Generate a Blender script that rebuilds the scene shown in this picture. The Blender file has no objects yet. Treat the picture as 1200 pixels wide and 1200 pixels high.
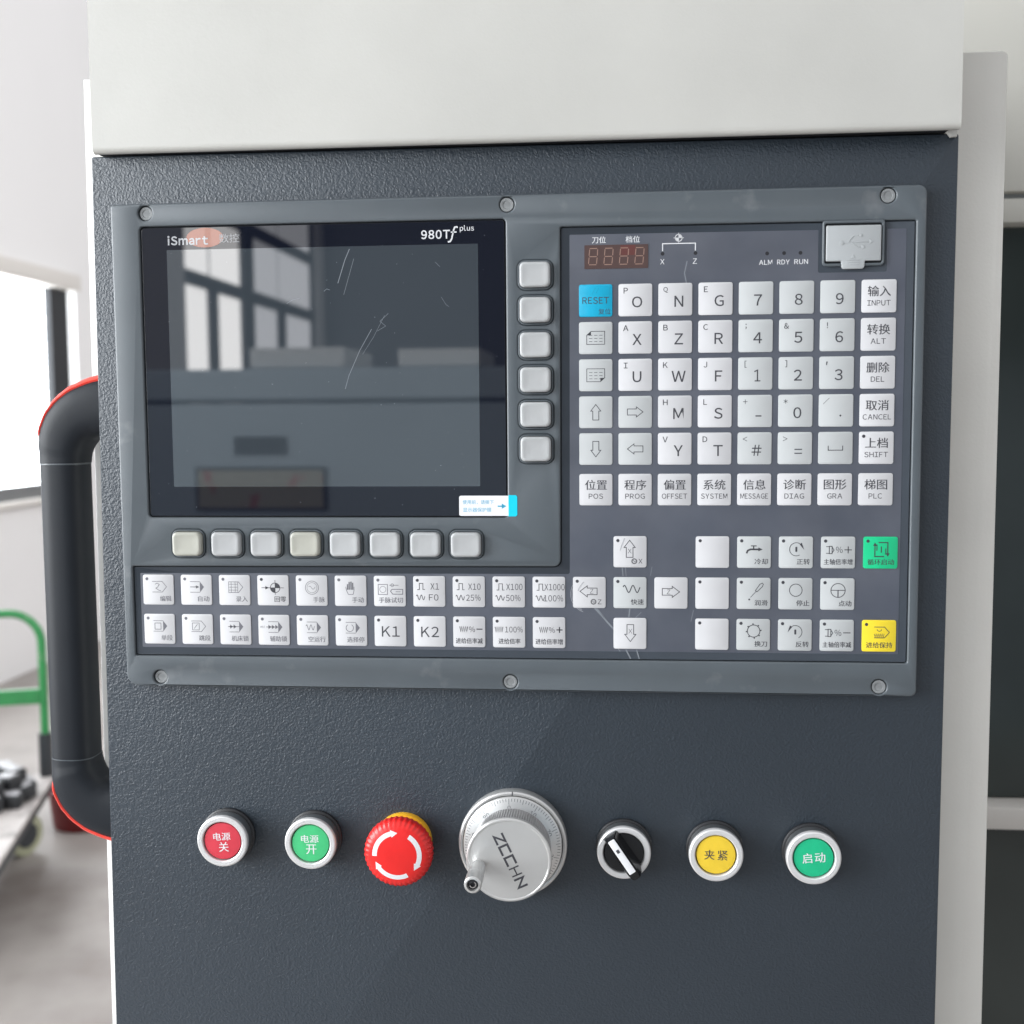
import bpy, bmesh, math, random
from mathutils import Vector, Matrix

S = bpy.context.scene
COL = S.collection
random.seed(7)
PI = math.pi

# ------------------------------------------------------------------ place
# All shapes are written in millimetres in the frame of the control panel:
# x to the right, y up, h out of the panel towards the room.  The middle of
# the panel's front stands 1.25 m above the floor.
ZC = 1.25
def P(x, y, h):
    return Vector((x / 1000, -h / 1000, ZC + y / 1000))

# ------------------------------------------------------------------ camera
cam_d = bpy.data.cameras.new("camera")
cam = bpy.data.objects.new("camera", cam_d)
COL.objects.link(cam)
S.camera = cam
a_, b_, c_ = 0.083, -0.0924, 0.0074
Rz = Matrix.Rotation(c_, 3, 'Z'); Rx = Matrix.Rotation(a_, 3, 'X'); Ry = Matrix.Rotation(b_, 3, 'Y')
R = Rz @ Rx @ Ry
M = Matrix(((1, 0, 0), (0, 0, -1), (0, 1, 0)))
mw = (M @ R.transposed()).to_4x4()
mw.translation = P(57.946, 16.463, 602.44)
cam.matrix_world = mw
cam_d.sensor_width = 36
cam_d.lens = 1359.55 / 1200 * 36
cam_d.clip_start = 0.02
cam_d.clip_end = 100
cam_d.dof.use_dof = True
cam_d.dof.focus_distance = 0.607
cam_d.dof.aperture_fstop = 10.0

# ------------------------------------------------------------------ light
W = bpy.data.worlds.new("World"); S.world = W; W.use_nodes = True
bg = W.node_tree.nodes['Background']
bg.inputs[0].default_value = (0.97, 0.975, 1.0, 1)
bg.inputs[1].default_value = .74
S.view_settings.view_transform = 'Standard'
S.view_settings.look = 'None'
S.view_settings.exposure = 0.10
S.view_settings.gamma = 1
S.cycles.use_denoising = True
S.cycles.max_bounces = 6
S.cycles.diffuse_bounces = 3
S.cycles.glossy_bounces = 4
S.cycles.sample_clamp_indirect = 4
S.cycles.caustics_reflective = False
PANE_NEAR = 5.0       # sky behind the windows beside the machine
PANE_FAR = 4.6       # sky behind the windows further down the hall
PANE_BACK = 9.0       # sky behind the window past the machine

# lamp added at the left for brightness falling off rightwards, sparkle and side shadows
ld = bpy.data.lights.new('added_left_light', 'AREA'); ld.shape = 'RECTANGLE'; ld.size = 1.1; ld.size_y = 1.5
ld.energy = 49; ld.color = (.97, .985, 1.0)
lo_ = bpy.data.objects.new('added_left_light', ld); COL.objects.link(lo_)
lo_.location = P(-1900, 240, 780)
lo_.rotation_euler = (P(-60, -20, 0) - lo_.location).to_track_quat('-Z', 'Y').to_euler()

# lamp added out of view behind the machine to brighten the left wall and floor
l2 = bpy.data.lights.new('added_wall_light', 'AREA'); l2.shape = 'RECTANGLE'; l2.size = 3.0; l2.size_y = 2.0
l2.energy = 80; l2.color = (1.0, .99, .99)
l2o = bpy.data.objects.new('added_wall_light', l2); COL.objects.link(l2o)
l2o.location = P(1900, 2300, -3600)
l2o.rotation_euler = (P(-2900, 0, -4600) - l2o.location).to_track_quat('-Z', 'Y').to_euler()

# ------------------------------------------------------------------ materials
def new_mat(name):
    m = bpy.data.materials.new(name); m.use_nodes = True
    return m, m.node_tree, m.node_tree.nodes['Principled BSDF']

def mat(name, col, rough=0.5, metal=0.0, var=0.0, vscale=40, bump=0.0, bscale=900, bdist=0.0002,
        rvar=0.0, coat=0.0, ior=1.5, aniso=0.0, dirt=None, dirt_scale=20, dirt_lo=.55, dirt_hi=.7, keyvar=0):
    m, nt, b = new_mat(name)
    b.inputs['Base Color'].default_value = (*col, 1)
    b.inputs['Roughness'].default_value = rough
    b.inputs['Metallic'].default_value = metal
    b.inputs['IOR'].default_value = ior
    if coat:
        b.inputs['Coat Weight'].default_value = coat
        b.inputs['Coat Roughness'].default_value = 0.05
    if aniso:
        b.inputs['Anisotropic'].default_value = aniso
    tc = nt.nodes.new('ShaderNodeTexCoord')
    def noise(scale, detail=3):
        n = nt.nodes.new('ShaderNodeTexNoise'); n.inputs['Scale'].default_value = scale
        n.inputs['Detail'].default_value = detail
        nt.links.new(tc.outputs['Object'], n.inputs['Vector']); return n
    last = None
    if keyvar:
        oi = nt.nodes.new('ShaderNodeObjectInfo')
        r = nt.nodes.new('ShaderNodeMapRange'); r.inputs['To Min'].default_value = 1 - keyvar; r.inputs['To Max'].default_value = 1 + keyvar * .5
        nt.links.new(oi.outputs['Random'], r.inputs['Value'])
        mx = nt.nodes.new('ShaderNodeMix'); mx.data_type = 'RGBA'; mx.blend_type = 'MULTIPLY'
        mx.inputs['Factor'].default_value = 1; mx.inputs['A'].default_value = (*col, 1)
        nt.links.new(r.outputs['Result'], mx.inputs['B']); last = mx.outputs['Result']
    if var:
        n = noise(vscale)
        r = nt.nodes.new('ShaderNodeMapRange')
        r.inputs['From Min'].default_value = .3; r.inputs['From Max'].default_value = .7
        r.inputs['To Min'].default_value = 1 - var; r.inputs['To Max'].default_value = 1 + var
        nt.links.new(n.outputs['Fac'], r.inputs['Value'])
        mx = nt.nodes.new('ShaderNodeMix'); mx.data_type = 'RGBA'; mx.blend_type = 'MULTIPLY'
        mx.inputs['Factor'].default_value = 1
        if last: nt.links.new(last, mx.inputs['A'])
        else: mx.inputs['A'].default_value = (*col, 1)
        nt.links.new(r.outputs['Result'], mx.inputs['B'])
        last = mx.outputs['Result']
    if dirt:
        n = noise(dirt_scale, 6)
        r = nt.nodes.new('ShaderNodeMapRange'); r.clamp = True
        r.inputs['From Min'].default_value = dirt_lo; r.inputs['From Max'].default_value = dirt_hi
        nt.links.new(n.outputs['Fac'], r.inputs['Value'])
        mx = nt.nodes.new('ShaderNodeMix'); mx.data_type = 'RGBA'
        nt.links.new(r.outputs['Result'], mx.inputs['Factor'])
        if last: nt.links.new(last, mx.inputs['A'])
        else: mx.inputs['A'].default_value = (*col, 1)
        mx.inputs['B'].default_value = (*dirt, 1)
        last = mx.outputs['Result']
    if last: nt.links.new(last, b.inputs['Base Color'])
    if rvar:
        n = noise(vscale * 1.7, 5)
        r = nt.nodes.new('ShaderNodeMapRange')
        r.inputs['From Min'].default_value = .3; r.inputs['From Max'].default_value = .7
        r.inputs['To Min'].default_value = max(0, rough - rvar); r.inputs['To Max'].default_value = rough + rvar
        nt.links.new(n.outputs['Fac'], r.inputs['Value'])
        nt.links.new(r.outputs['Result'], b.inputs['Roughness'])
    if bump:
        n = noise(bscale, 2)
        bp = nt.nodes.new('ShaderNodeBump'); bp.inputs['Strength'].default_value = bump
        bp.inputs['Distance'].default_value = bdist
        nt.links.new(n.outputs['Fac'], bp.inputs['Height'])
        nt.links.new(bp.outputs['Normal'], b.inputs['Normal'])
    return m

def hammer_mat(name, col, rough, strength, scale=520, var=.06):
    """powder coat with a wrinkled orange-peel skin"""
    m, nt, b = new_mat(name)
    b.inputs['Base Color'].default_value = (*col, 1)
    b.inputs['Roughness'].default_value = rough
    tc = nt.nodes.new('ShaderNodeTexCoord')
    w = nt.nodes.new('ShaderNodeTexNoise'); w.inputs['Scale'].default_value = 260; w.inputs['Detail'].default_value = 2
    nt.links.new(tc.outputs['Object'], w.inputs['Vector'])
    ad = nt.nodes.new('ShaderNodeVectorMath'); ad.operation = 'MULTIPLY_ADD'
    nt.links.new(w.outputs['Color'], ad.inputs[0]); ad.inputs[1].default_value = (.003,) * 3
    nt.links.new(tc.outputs['Object'], ad.inputs[2])
    v = nt.nodes.new('ShaderNodeTexVoronoi'); v.feature = 'SMOOTH_F1'; v.inputs['Scale'].default_value = scale
    v.inputs['Smoothness'].default_value = .6
    nt.links.new(ad.outputs[0], v.inputs['Vector'])
    n = nt.nodes.new('ShaderNodeTexNoise'); n.inputs['Scale'].default_value = scale * 1.7; n.inputs['Detail'].default_value = 3
    nt.links.new(ad.outputs[0], n.inputs['Vector'])
    s = nt.nodes.new('ShaderNodeMath'); s.operation = 'ADD'
    nt.links.new(v.outputs['Distance'], s.inputs[0]); nt.links.new(n.outputs['Fac'], s.inputs[1])
    bp = nt.nodes.new('ShaderNodeBump'); bp.inputs['Strength'].default_value = strength
    bp.inputs['Distance'].default_value = .0004
    nt.links.new(s.outputs[0], bp.inputs['Height'])
    nt.links.new(bp.outputs['Normal'], b.inputs['Normal'])
    n2 = nt.nodes.new('ShaderNodeTexNoise'); n2.inputs['Scale'].default_value = 9; n2.inputs['Detail'].default_value = 4
    nt.links.new(tc.outputs['Object'], n2.inputs['Vector'])
    r = nt.nodes.new('ShaderNodeMapRange'); r.inputs['From Min'].default_value = .3; r.inputs['From Max'].default_value = .7
    r.inputs['To Min'].default_value = 1 - var; r.inputs['To Max'].default_value = 1 + var
    nt.links.new(n2.outputs['Fac'], r.inputs['Value'])
    mx = nt.nodes.new('ShaderNodeMix'); mx.data_type = 'RGBA'; mx.blend_type = 'MULTIPLY'
    mx.inputs['Factor'].default_value = 1; mx.inputs['A'].default_value = (*col, 1)
    nt.links.new(r.outputs['Result'], mx.inputs['B'])
    nt.links.new(mx.outputs['Result'], b.inputs['Base Color'])
    return m

def emit_mat(name, col, strength):
    m, nt, b = new_mat(name)
    b.inputs['Base Color'].default_value = (*col, 1)
    b.inputs['Emission Color'].default_value = (*col, 1)
    b.inputs['Emission Strength'].default_value = strength
    b.inputs['Roughness'].default_value = .3
    return m

MT = dict(
    plate=hammer_mat('dark_powder_coat', (.031, .041, .053), .36, .55, 720),
    cover=hammer_mat('light_powder_coat', (.53, .525, .495), .38, .09),
    lightmetal=mat('light_sheet_metal', (.62, .61, .56), .45, var=.04, vscale=6, bump=.15, bscale=900),
    pillar=hammer_mat('grey_pillar_paint', (.80, .785, .74), .45, .10),
    bezel=mat('grey_panel_paint', (.086, .102, .115), .40, ior=1.6, var=.05, vscale=30, bump=.06, bscale=2600, rvar=.05, dirt=(.2, .21, .22), dirt_scale=45, dirt_lo=.62, dirt_hi=.85),
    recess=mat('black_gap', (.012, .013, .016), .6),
    sheet=mat('dark_overlay_print', (.034, .043, .056), .35, var=.05, vscale=30, bump=.03, bscale=1500),
    film=mat('slate_overlay_film', (.048, .056, .080), .40, ior=1.95, var=.10, vscale=16, bump=.05, bscale=500, rvar=.08, dirt=(.11, .12, .15), dirt_scale=22, dirt_lo=.35, dirt_hi=1.0),
    glass=mat('black_screen_glass', (.007, .009, .016), .0, ior=1.62),
    lcd=mat('grey_lcd_surface', (.040, .050, .060), .015, ior=2.1),
    key=mat('white_key_film', (.62, .62, .635), .35, var=.03, vscale=60, keyvar=.07),
    keyg=mat('pale_grey_key_film', (.53, .55, .555), .35, var=.03, vscale=60, keyvar=.07),
    blue=mat('blue_key_film', (.004, .38, .60), .35, var=.06, vscale=90),
    green=mat('green_key_film', (.01, .55, .24), .35, var=.05, vscale=90),
    yellow=mat('yellow_key_film', (.88, .68, .035), .35, var=.04, vscale=90),
    ink=mat('dark_print', (.05, .05, .06), .5),
    inkl=mat('grey_print', (.15, .15, .17), .5),
    white=mat('white_print', (.75, .76, .78), .5),
    soft=mat('pale_rubber_key', (.43, .44, .445), .42, keyvar=.06, var=.05, vscale=60, bump=.05, bscale=2500),
    softw=mat('yellowed_rubber_key', (.42, .42, .37), .42, var=.07, vscale=90, bump=.05, bscale=2500),
    screw=mat('dull_screw_cap', (.22, .23, .235), .45, var=.15, vscale=300, bump=.3, bscale=900),
    seg=mat('brown_led_window', (.085, .052, .048), .3),
    segline=mat('tan_led_segment', (.30, .19, .15), .4),
    segred=mat('red_led_tint', (.12, .04, .036), .35),
    usb=mat('grey_rubber_flap', (.40, .42, .43), .5, var=.03),
    ring=mat('silver_button_ring', (.82, .82, .82), .32, metal=.5),
    steel=mat('dull_steel', (.45, .46, .47), .28, metal=.9),
    collar=mat('black_button_collar', (.018, .019, .022), .4),
    red=mat('red_button_plastic', (.62, .045, .07), .4, var=.05, vscale=200, bump=.08, bscale=700),
    grn=mat('green_button_plastic', (.06, .52, .20), .4, var=.05, vscale=200, bump=.08, bscale=700),
    grn2=mat('teal_green_button_plastic', (.01, .48, .23), .4, var=.04, vscale=200, bump=.08, bscale=700),
    yel=mat('yellow_button_plastic', (.83, .58, .04), .4, var=.04, vscale=200, bump=.08, bscale=700),
    estop=mat('red_stop_plastic', (.76, .020, .018), .30, var=.04, vscale=120, bump=.05, bscale=500),
    ylw=mat('yellow_base_plastic', (.90, .48, .03), .35),
    alu=mat('brushed_aluminium', (.80, .80, .79), .30, metal=.8),
    alu_satin=mat('satin_aluminium', (.68, .68, .67), .30, metal=.65, var=.02, vscale=25),
    chrome=mat('polished_steel', (.80, .80, .80), .14, metal=1.0),
    knurl=mat('knurled_steel', (.30, .30, .31), .3, metal=.6),
    darkm=mat('dark_metal', (.04, .04, .045), .4, metal=.5),
    black=mat('gloss_black_plastic', (.010, .011, .013), .22),
    handle=mat('charcoal_handle_plastic', (.009, .012, .017), .5, ior=1.36, var=.06, vscale=40, bump=.1, bscale=1500),
    stripe=mat('red_stripe', (.85, .055, .035), .4),
    paper=mat('white_sticker', (.84, .85, .87), .4),
    cyan=mat('cyan_sticker', (.0, .62, .83), .4),
    cyanp=mat('cyan_print', (.05, .40, .60), .4),
    orange=mat('orange_logo', (.30, .10, .06), .0, ior=1.62),
    wglass=mat('white_print_on_glass', (.70, .71, .73), .0, ior=1.62),
    hglass=mat('dull_white_print_on_glass', (.42, .43, .45), .0, ior=1.62),
    gglass=mat('grey_print_on_glass', (.22, .23, .25), .0, ior=1.62),
    crease=mat('pale_film_crease', (.42, .43, .46), .3),
    scratch=mat('pale_scratch', (.21, .23, .26), .5),
    wall=mat('white_plaster', (.88, .872, .87), .8, var=.02, vscale=.8),
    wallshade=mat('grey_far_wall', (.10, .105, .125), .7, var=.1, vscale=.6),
    ceil=mat('grey_roof_sheet', (.16, .17, .19), .7, var=.1, vscale=.5),
    floor=mat('worn_concrete_floor', (.36, .33, .31), .5, var=.16, vscale=1.6, bump=.1, bscale=60, bdist=.002, rvar=.12, dirt=(.20, .17, .155), dirt_scale=2.2, dirt_lo=.5, dirt_hi=.72),
    frame=mat('dark_window_frame', (.014, .016, .020), .6),
    sill=mat('pale_sill', (.75, .72, .68), .6),
    gframe=mat('grey_window_frame', (.16, .165, .17), .5),
    trolley=mat('worn_grey_deck', (.62, .58, .56), .6, var=.12, vscale=9, bump=.2, bscale=150, bdist=.001, dirt=(.25, .23, .22), dirt_scale=8),
    greenp=mat('green_trolley_paint', (.035, .27, .08), .38, var=.1, vscale=20, dirt=(.25, .42, .25), dirt_scale=14, dirt_lo=.6, dirt_hi=.75),
    tyre=mat('pale_caster_tyre', (.40, .41, .28), .6, var=.15, vscale=40),
    dark=mat('dark_trolley_steel', (.035, .04, .045), .5),
    linkb=mat('black_chain_plastic', (.02, .022, .025), .5),
    linkt=mat('pale_chain_top', (.50, .50, .52), .45, var=.15, vscale=30),
    redb=mat('dark_red_plastic', (.20, .012, .015), .45),
    mach=mat('blue_grey_machine_paint', (.46, .54, .60), .5, var=.06, vscale=2),
    machw=mat('white_machine_paint', (.80, .80, .79), .5),
    cream=mat('cream_notice', (.42, .38, .28), .6, dirt=(.45, .12, .08), dirt_scale=14, dirt_lo=.6, dirt_hi=.68),
    door=mat('smoked_door_glass', (.038, .050, .047), .12, ior=1.6, var=.5, vscale=3.5),
)
for n_, s_ in (('near', PANE_NEAR), ('far', PANE_FAR), ('back', PANE_BACK)):
    MT['pane_' + n_] = emit_mat('daylit_pane_' + n_, (.93, .97, 1.0) if n_ != 'far' else (1, .985, .97), s_)
MT['pane_dim'] = emit_mat('daylit_pane_dim', (.95, .96, 1.0), 1.9)

# ------------------------------------------------------------------ helpers
def finish(bm, name, m=None, smooth=30):
    """mm (x, y, h) bmesh -> mesh in metres"""
    for v in bm.verts:
        x, y, h = v.co
        v.co = (x / 1000, -h / 1000, y / 1000)
    me = bpy.data.meshes.new(name)
    bm.to_mesh(me); bm.free()
    if m is not None:
        me.materials.append(m)
    if smooth:
        for p in me.polygons: p.use_smooth = abs(p.normal.y) < .9995
        try:
            me.set_sharp_from_angle(angle=math.radians(smooth))
        except Exception:
            pass
    return me

def link(name, me, at=(0, 0, 0), parent=None, rot=0, **props):
    o = bpy.data.objects.new(name, me)
    COL.objects.link(o)
    w = P(*at)
    if parent is not None:
        o.parent = parent
        w = w - Vector(parent['_w'])
    o.location = w
    o.rotation_euler = (0, -rot, 0) if not isinstance(rot, tuple) else rot
    o['_w'] = tuple(P(*at))
    for k, v in props.items():
        o[k] = v
    return o

def thing(name, label, cat, at, group=None, me=None):
    o = link(name, me, at)
    if me is None:
        o.empty_display_size = .02
    o['label'] = label; o['category'] = cat
    if group: o['group'] = group
    return o

def part(name, bm, m, at, parent, smooth=30, label=None, kind=None, rot=0):
    o = link(name, finish(bm, name, m, smooth), at, parent, rot)
    if label: o['label'] = label
    if kind: o['kind'] = kind
    return o

def join(dst, src, loc=(0, 0, 0), rot=0, sc=(1, 1)):
    """add the bmesh src to dst (src is freed)"""
    c, s = math.cos(rot), math.sin(rot)
    mp = {}
    for v in src.verts:
        x, y = v.co.x * sc[0], v.co.y * sc[1]
        mp[v] = dst.verts.new((x * c - y * s + loc[0], x * s + y * c + loc[1], v.co.z + loc[2]))
    for f in src.faces:
        try: dst.faces.new([mp[v] for v in f.verts])
        except ValueError: pass
    src.free()
    return dst

def rrect(x0, y0, x1, y1, r, n=5):
    """rounded rectangle, counter-clockwise; r one radius or (bl, br, tr, tl)"""
    rs = (r,) * 4 if not isinstance(r, tuple) else r
    pts = []
    for (cx, cy, a0, q) in ((x0, y0, PI, rs[0]), (x1, y0, 1.5 * PI, rs[1]), (x1, y1, 0, rs[2]), (x0, y1, .5 * PI, rs[3])):
        if q <= 0: pts.append((cx, cy)); continue
        ox = cx + (q if cx == x0 else -q); oy = cy + (q if cy == y0 else -q)
        for k in range(n + 1):
            a = a0 + .5 * PI * k / n
            pts.append((ox + q * math.cos(a), oy + q * math.sin(a)))
    return pts

def circ(cx, cy, r, n=32):
    return [(cx + r * math.cos(2 * PI * k / n), cy + r * math.sin(2 * PI * k / n)) for k in range(n)]

def round_poly(pts, rad, n=5):
    """pts with per-corner radii -> polygon with arcs"""
    out = []
    N = len(pts)
    for i in range(N):
        p = Vector(pts[i]); a = Vector(pts[i - 1]); b = Vector(pts[(i + 1) % N])
        r = rad[i] if isinstance(rad, (list, tuple)) else rad
        if r <= 0: out.append(tuple(p)); continue
        u = (a - p).normalized(); v = (b - p).normalized()
        ang = u.angle(v); t = r / math.tan(ang / 2)
        s = p + u * t; e = p + v * t
        c = p + (u + v).normalized() * (r / math.sin(ang / 2))
        a0 = math.atan2(s.y - c.y, s.x - c.x); a1 = math.atan2(e.y - c.y, e.x - c.x)
        d = (a1 - a0 + PI) % (2 * PI) - PI
        for k in range(n + 1):
            q = a0 + d * k / n
            out.append((c.x + r * math.cos(q), c.y + r * math.sin(q)))
    return out

def area2(p):
    return sum(p[i - 1][0] * p[i][1] - p[i][0] * p[i - 1][1] for i in range(len(p)))

def slab(outer, h0, h1, bevel=0.0, holes=(), seg=2):
    """plate between h0 and h1 with the given outline, holes and rounded edges"""
    cu = bpy.data.curves.new('tmp', 'CURVE'); cu.dimensions = '2D'; cu.fill_mode = 'BOTH'
    for k, pl in enumerate([outer] + list(holes)):
        ccw = area2(pl) > 0
        if (k == 0) != ccw: pl = pl[::-1]
        sp = cu.splines.new('POLY'); sp.points.add(len(pl) - 1)
        for q, (x, y) in zip(sp.points, pl): q.co = (x, y, 0, 1)
        sp.use_cyclic_u = True
    cu.extrude = max(0, (h1 - h0) / 2 - bevel)
    cu.bevel_depth = bevel; cu.bevel_resolution = seg
    cu.offset = -bevel
    o = bpy.data.objects.new('tmp', cu); COL.objects.link(o)
    me = bpy.data.meshes.new_from_object(o.evaluated_get(bpy.context.evaluated_depsgraph_get()))
    bpy.data.objects.remove(o); bpy.data.curves.remove(cu)
    bm = bmesh.new(); bm.from_mesh(me); bpy.data.meshes.remove(me)
    bmesh.ops.remove_doubles(bm, verts=bm.verts, dist=1e-4)
    for v in bm.verts: v.co.z += (h0 + h1) / 2
    return bm

def box(x0, x1, y0, y1, h0, h1, bevel=0.0, seg=2):
    bm = bmesh.new()
    bmesh.ops.create_cube(bm, size=1)
    for v in bm.verts:
        v.co = ((x0 + x1) / 2 + v.co.x * (x1 - x0), (y0 + y1) / 2 + v.co.y * (y1 - y0), (h0 + h1) / 2 + v.co.z * (h1 - h0))
    if bevel:
        bmesh.ops.bevel(bm, geom=bm.edges[:], offset=bevel, segments=seg, affect='EDGES', profile=.5)
    return bm

def hexa(c8, bevel=0, seg=2, sel=None):
    """eight corners: bottom-left, bottom-right, top-right, top-left at the back, the same at the front"""
    bm = bmesh.new()
    v = [bm.verts.new(c) for c in c8]
    for f in ((3, 2, 1, 0), (4, 5, 6, 7), (0, 1, 5, 4), (1, 2, 6, 5), (2, 3, 7, 6), (3, 0, 4, 7)):
        bm.faces.new([v[i] for i in f])
    if bevel:
        bmesh.ops.bevel(bm, geom=bm.edges[:], offset=bevel, segments=seg, affect='EDGES', profile=.5)
    return bm

def lathe(prof, n=64, cx=0, cy=0, rfun=None):
    """profile [(r, h)...] turned about the h axis"""
    bm = bmesh.new()
    rings = []
    for r, h in prof:
        if r <= 1e-6:
            rings.append([bm.verts.new((cx, cy, h))])
        else:
            rr = []
            for k in range(n):
                a = 2 * PI * k / n
                q = r if rfun is None else rfun(r, h, a)
                rr.append(bm.verts.new((cx + q * math.cos(a), cy + q * math.sin(a), h)))
            rings.append(rr)
    for A, B in zip(rings, rings[1:]):
        for k in range(n):
            k2 = (k + 1) % n
            if len(A) == 1 and len(B) == 1: continue
            if len(A) == 1: bm.faces.new((A[0], B[k2], B[k])) if False else bm.faces.new((A[0], B[k], B[k2]))
            elif len(B) == 1: bm.faces.new((A[k], B[0], A[k2])) if False else bm.faces.new((A[k2], A[k], B[0]))
            else: bm.faces.new((A[k], B[k], B[k2], A[k2]))
    bmesh.ops.recalc_face_normals(bm, faces=bm.faces)
    return bm

def tube(pts, rad, n=12, closed=False, squash=None):
    """round bar along 3-D points"""
    bm = bmesh.new()
    pts = [Vector(p) for p in pts]; N = len(pts); rings = []
    up = Vector((0, 0, 1))
    for i, p in enumerate(pts):
        if closed: t = pts[(i + 1) % N] - pts[i - 1]
        else: t = pts[min(i + 1, N - 1)] - pts[max(i - 1, 0)]
        t.normalize()
        s = t.cross(up)
        if s.length < 1e-3: s = t.cross(Vector((1, 0, 0)))
        s.normalize(); u = s.cross(t).normalized()
        r = rad[i] if isinstance(rad, (list, tuple)) else rad
        rings.append([bm.verts.new(p + s * r * math.cos(2 * PI * k / n) + u * r * (squash or 1) * math.sin(2 * PI * k / n)) for k in range(n)])
    M_ = N if closed else N - 1
    for i in range(M_):
        A, B = rings[i], rings[(i + 1) % N]
        for k in range(n):
            bm.faces.new((A[k], A[(k + 1) % n], B[(k + 1) % n], B[k]))
    if not closed:
        bm.faces.new(rings[0][::-1]); bm.faces.new(rings[-1])
    bmesh.ops.recalc_face_normals(bm, faces=bm.faces)
    return bm

def ribbon(bm, pts, w, h=0.0, closed=False):
    """flat printed line of width w"""
    pts = [Vector(p) for p in pts]; N = len(pts); L, Rr = [], []
    for i in range(N):
        if closed: a, b = pts[i - 1], pts[(i + 1) % N]
        else: a, b = pts[max(i - 1, 0)], pts[min(i + 1, N - 1)]
        d1 = (pts[i] - a); d2 = (b - pts[i])
        if d1.length < 1e-9: d1 = d2
        if d2.length < 1e-9: d2 = d1
        d1 = d1.normalized(); d2 = d2.normalized()
        t = (d1 + d2)
        if t.length < 1e-6: t = d1
        t.normalize(); nrm = Vector((-t.y, t.x))
        k = w / 2 / max(.45, abs(t.dot(d1)))
        L.append(bm.verts.new((*(pts[i] + nrm * k), h))); Rr.append(bm.verts.new((*(pts[i] - nrm * k), h)))
    for i in range(N if closed else N - 1):
        j = (i + 1) % N
        bm.faces.new((L[i], Rr[i], Rr[j], L[j]))

def arc(cx, cy, r, a0, a1, n=20):
    return [(cx + r * math.cos(math.radians(a0 + (a1 - a0) * k / n)), cy + r * math.sin(math.radians(a0 + (a1 - a0) * k / n))) for k in range(n + 1)]

def poly(bm, pts, h=0.0):
    f = bm.faces.new([bm.verts.new((x, y, h)) for x, y in pts])
    return f

_tc = {}
def glyph(ch, bold, shear=0):
    key = (ch, round(bold, 3), shear)
    if key not in _tc:
        cu = bpy.data.curves.new('tmp', 'FONT'); cu.body = ch; cu.offset = bold; cu.shear = shear
        cu.resolution_u = 3
        o = bpy.data.objects.new('tmp', cu); COL.objects.link(o)
        me = bpy.data.meshes.new_from_object(o.evaluated_get(bpy.context.evaluated_depsgraph_get()))
        bpy.data.objects.remove(o); bpy.data.curves.remove(cu)
        vs = [tuple(v.co[:2]) for v in me.vertices]; fs = [tuple(p.vertices) for p in me.polygons]
        bpy.data.meshes.remove(me)
        xs = [v[0] for v in vs] or [0]; ys = [v[1] for v in vs] or [0]
        _tc[key] = (vs, fs, min(xs), max(xs), min(ys), max(ys))
    return _tc[key]
def latin(s, bold):
    """lay a latin string out from the full-width forms of the sans face"""
    key = ('L' + s, round(bold, 3), 0)
    if key not in _tc:
        cap = glyph('\uff28', 0); ch_ = cap[5] - cap[4]; x = 0; V, F = [], []
        for c in s:
            vs, fs, x0, x1, y0, y1 = glyph(chr(ord(c) + 0xfee0), bold)
            off = len(V)
            V += [(vx - x0 + x, vy) for vx, vy in vs]; F += [tuple(i + off for i in f) for f in fs]
            x += (x1 - x0) + ch_ * (.17 if c != '1' else .2)
        xs = [v[0] for v in V]; ys = [v[1] for v in V]
        _tc[key] = (V, F, min(xs), max(xs), min(ys), max(ys))
    return _tc[key]
def text(bm, s, cx, cy, ht, w=None, h=0.0, rot=0, bold=0.0, shear=0.0):
    """print s centred on (cx, cy), ht mm tall"""
    if all(33 <= ord(c) < 127 for c in s): vs, fs, x0, x1, y0, y1 = latin(s, bold)
    else:
        vs, fs, x0, x1, y0, y1 = glyph(s, 0)
        if bold > .001:                       # heavier print: a second pass a hair to the side
            d = bold * ht * 1.1
            text(bm, s, cx + d / 2, cy, ht, w, h + .012, rot, 0)
            cx -= d / 2
    sy = ht / max(1e-6, y1 - y0)
    sx = sy if w is None else w / max(1e-6, x1 - x0)
    c, s_ = math.cos(rot), math.sin(rot)
    nv = []
    for x, y in vs:
        X = (x - (x0 + x1) / 2) * sx; Y = (y - (y0 + y1) / 2) * sy
        nv.append(bm.verts.new((cx + X * c - Y * s_, cy + X * s_ + Y * c, h)))
    for f in fs:
        try: bm.faces.new([nv[i] for i in f])
        except ValueError: pass
    return bm

def up(bm):
    """printed faces look out of the panel"""
    for f in bm.faces:
        f.normal_update()
        if f.normal.z < 0: f.normal_flip()
    return bm

# ================================================================== SETTING
XW = -2900
fl = link('floor', finish(box(XW - 300, 6000, -1260, -1250, -9000, 12000), 'floor', MT['floor'], 0)); fl['kind'] = 'structure'
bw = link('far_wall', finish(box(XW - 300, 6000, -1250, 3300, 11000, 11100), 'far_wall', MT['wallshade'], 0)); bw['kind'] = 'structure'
bw2 = link('end_wall', finish(box(XW - 300, 6000, -1250, 3300, -9100, -9000), 'end_wall', MT['wall'], 0)); bw2['kind'] = 'structure'

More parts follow.
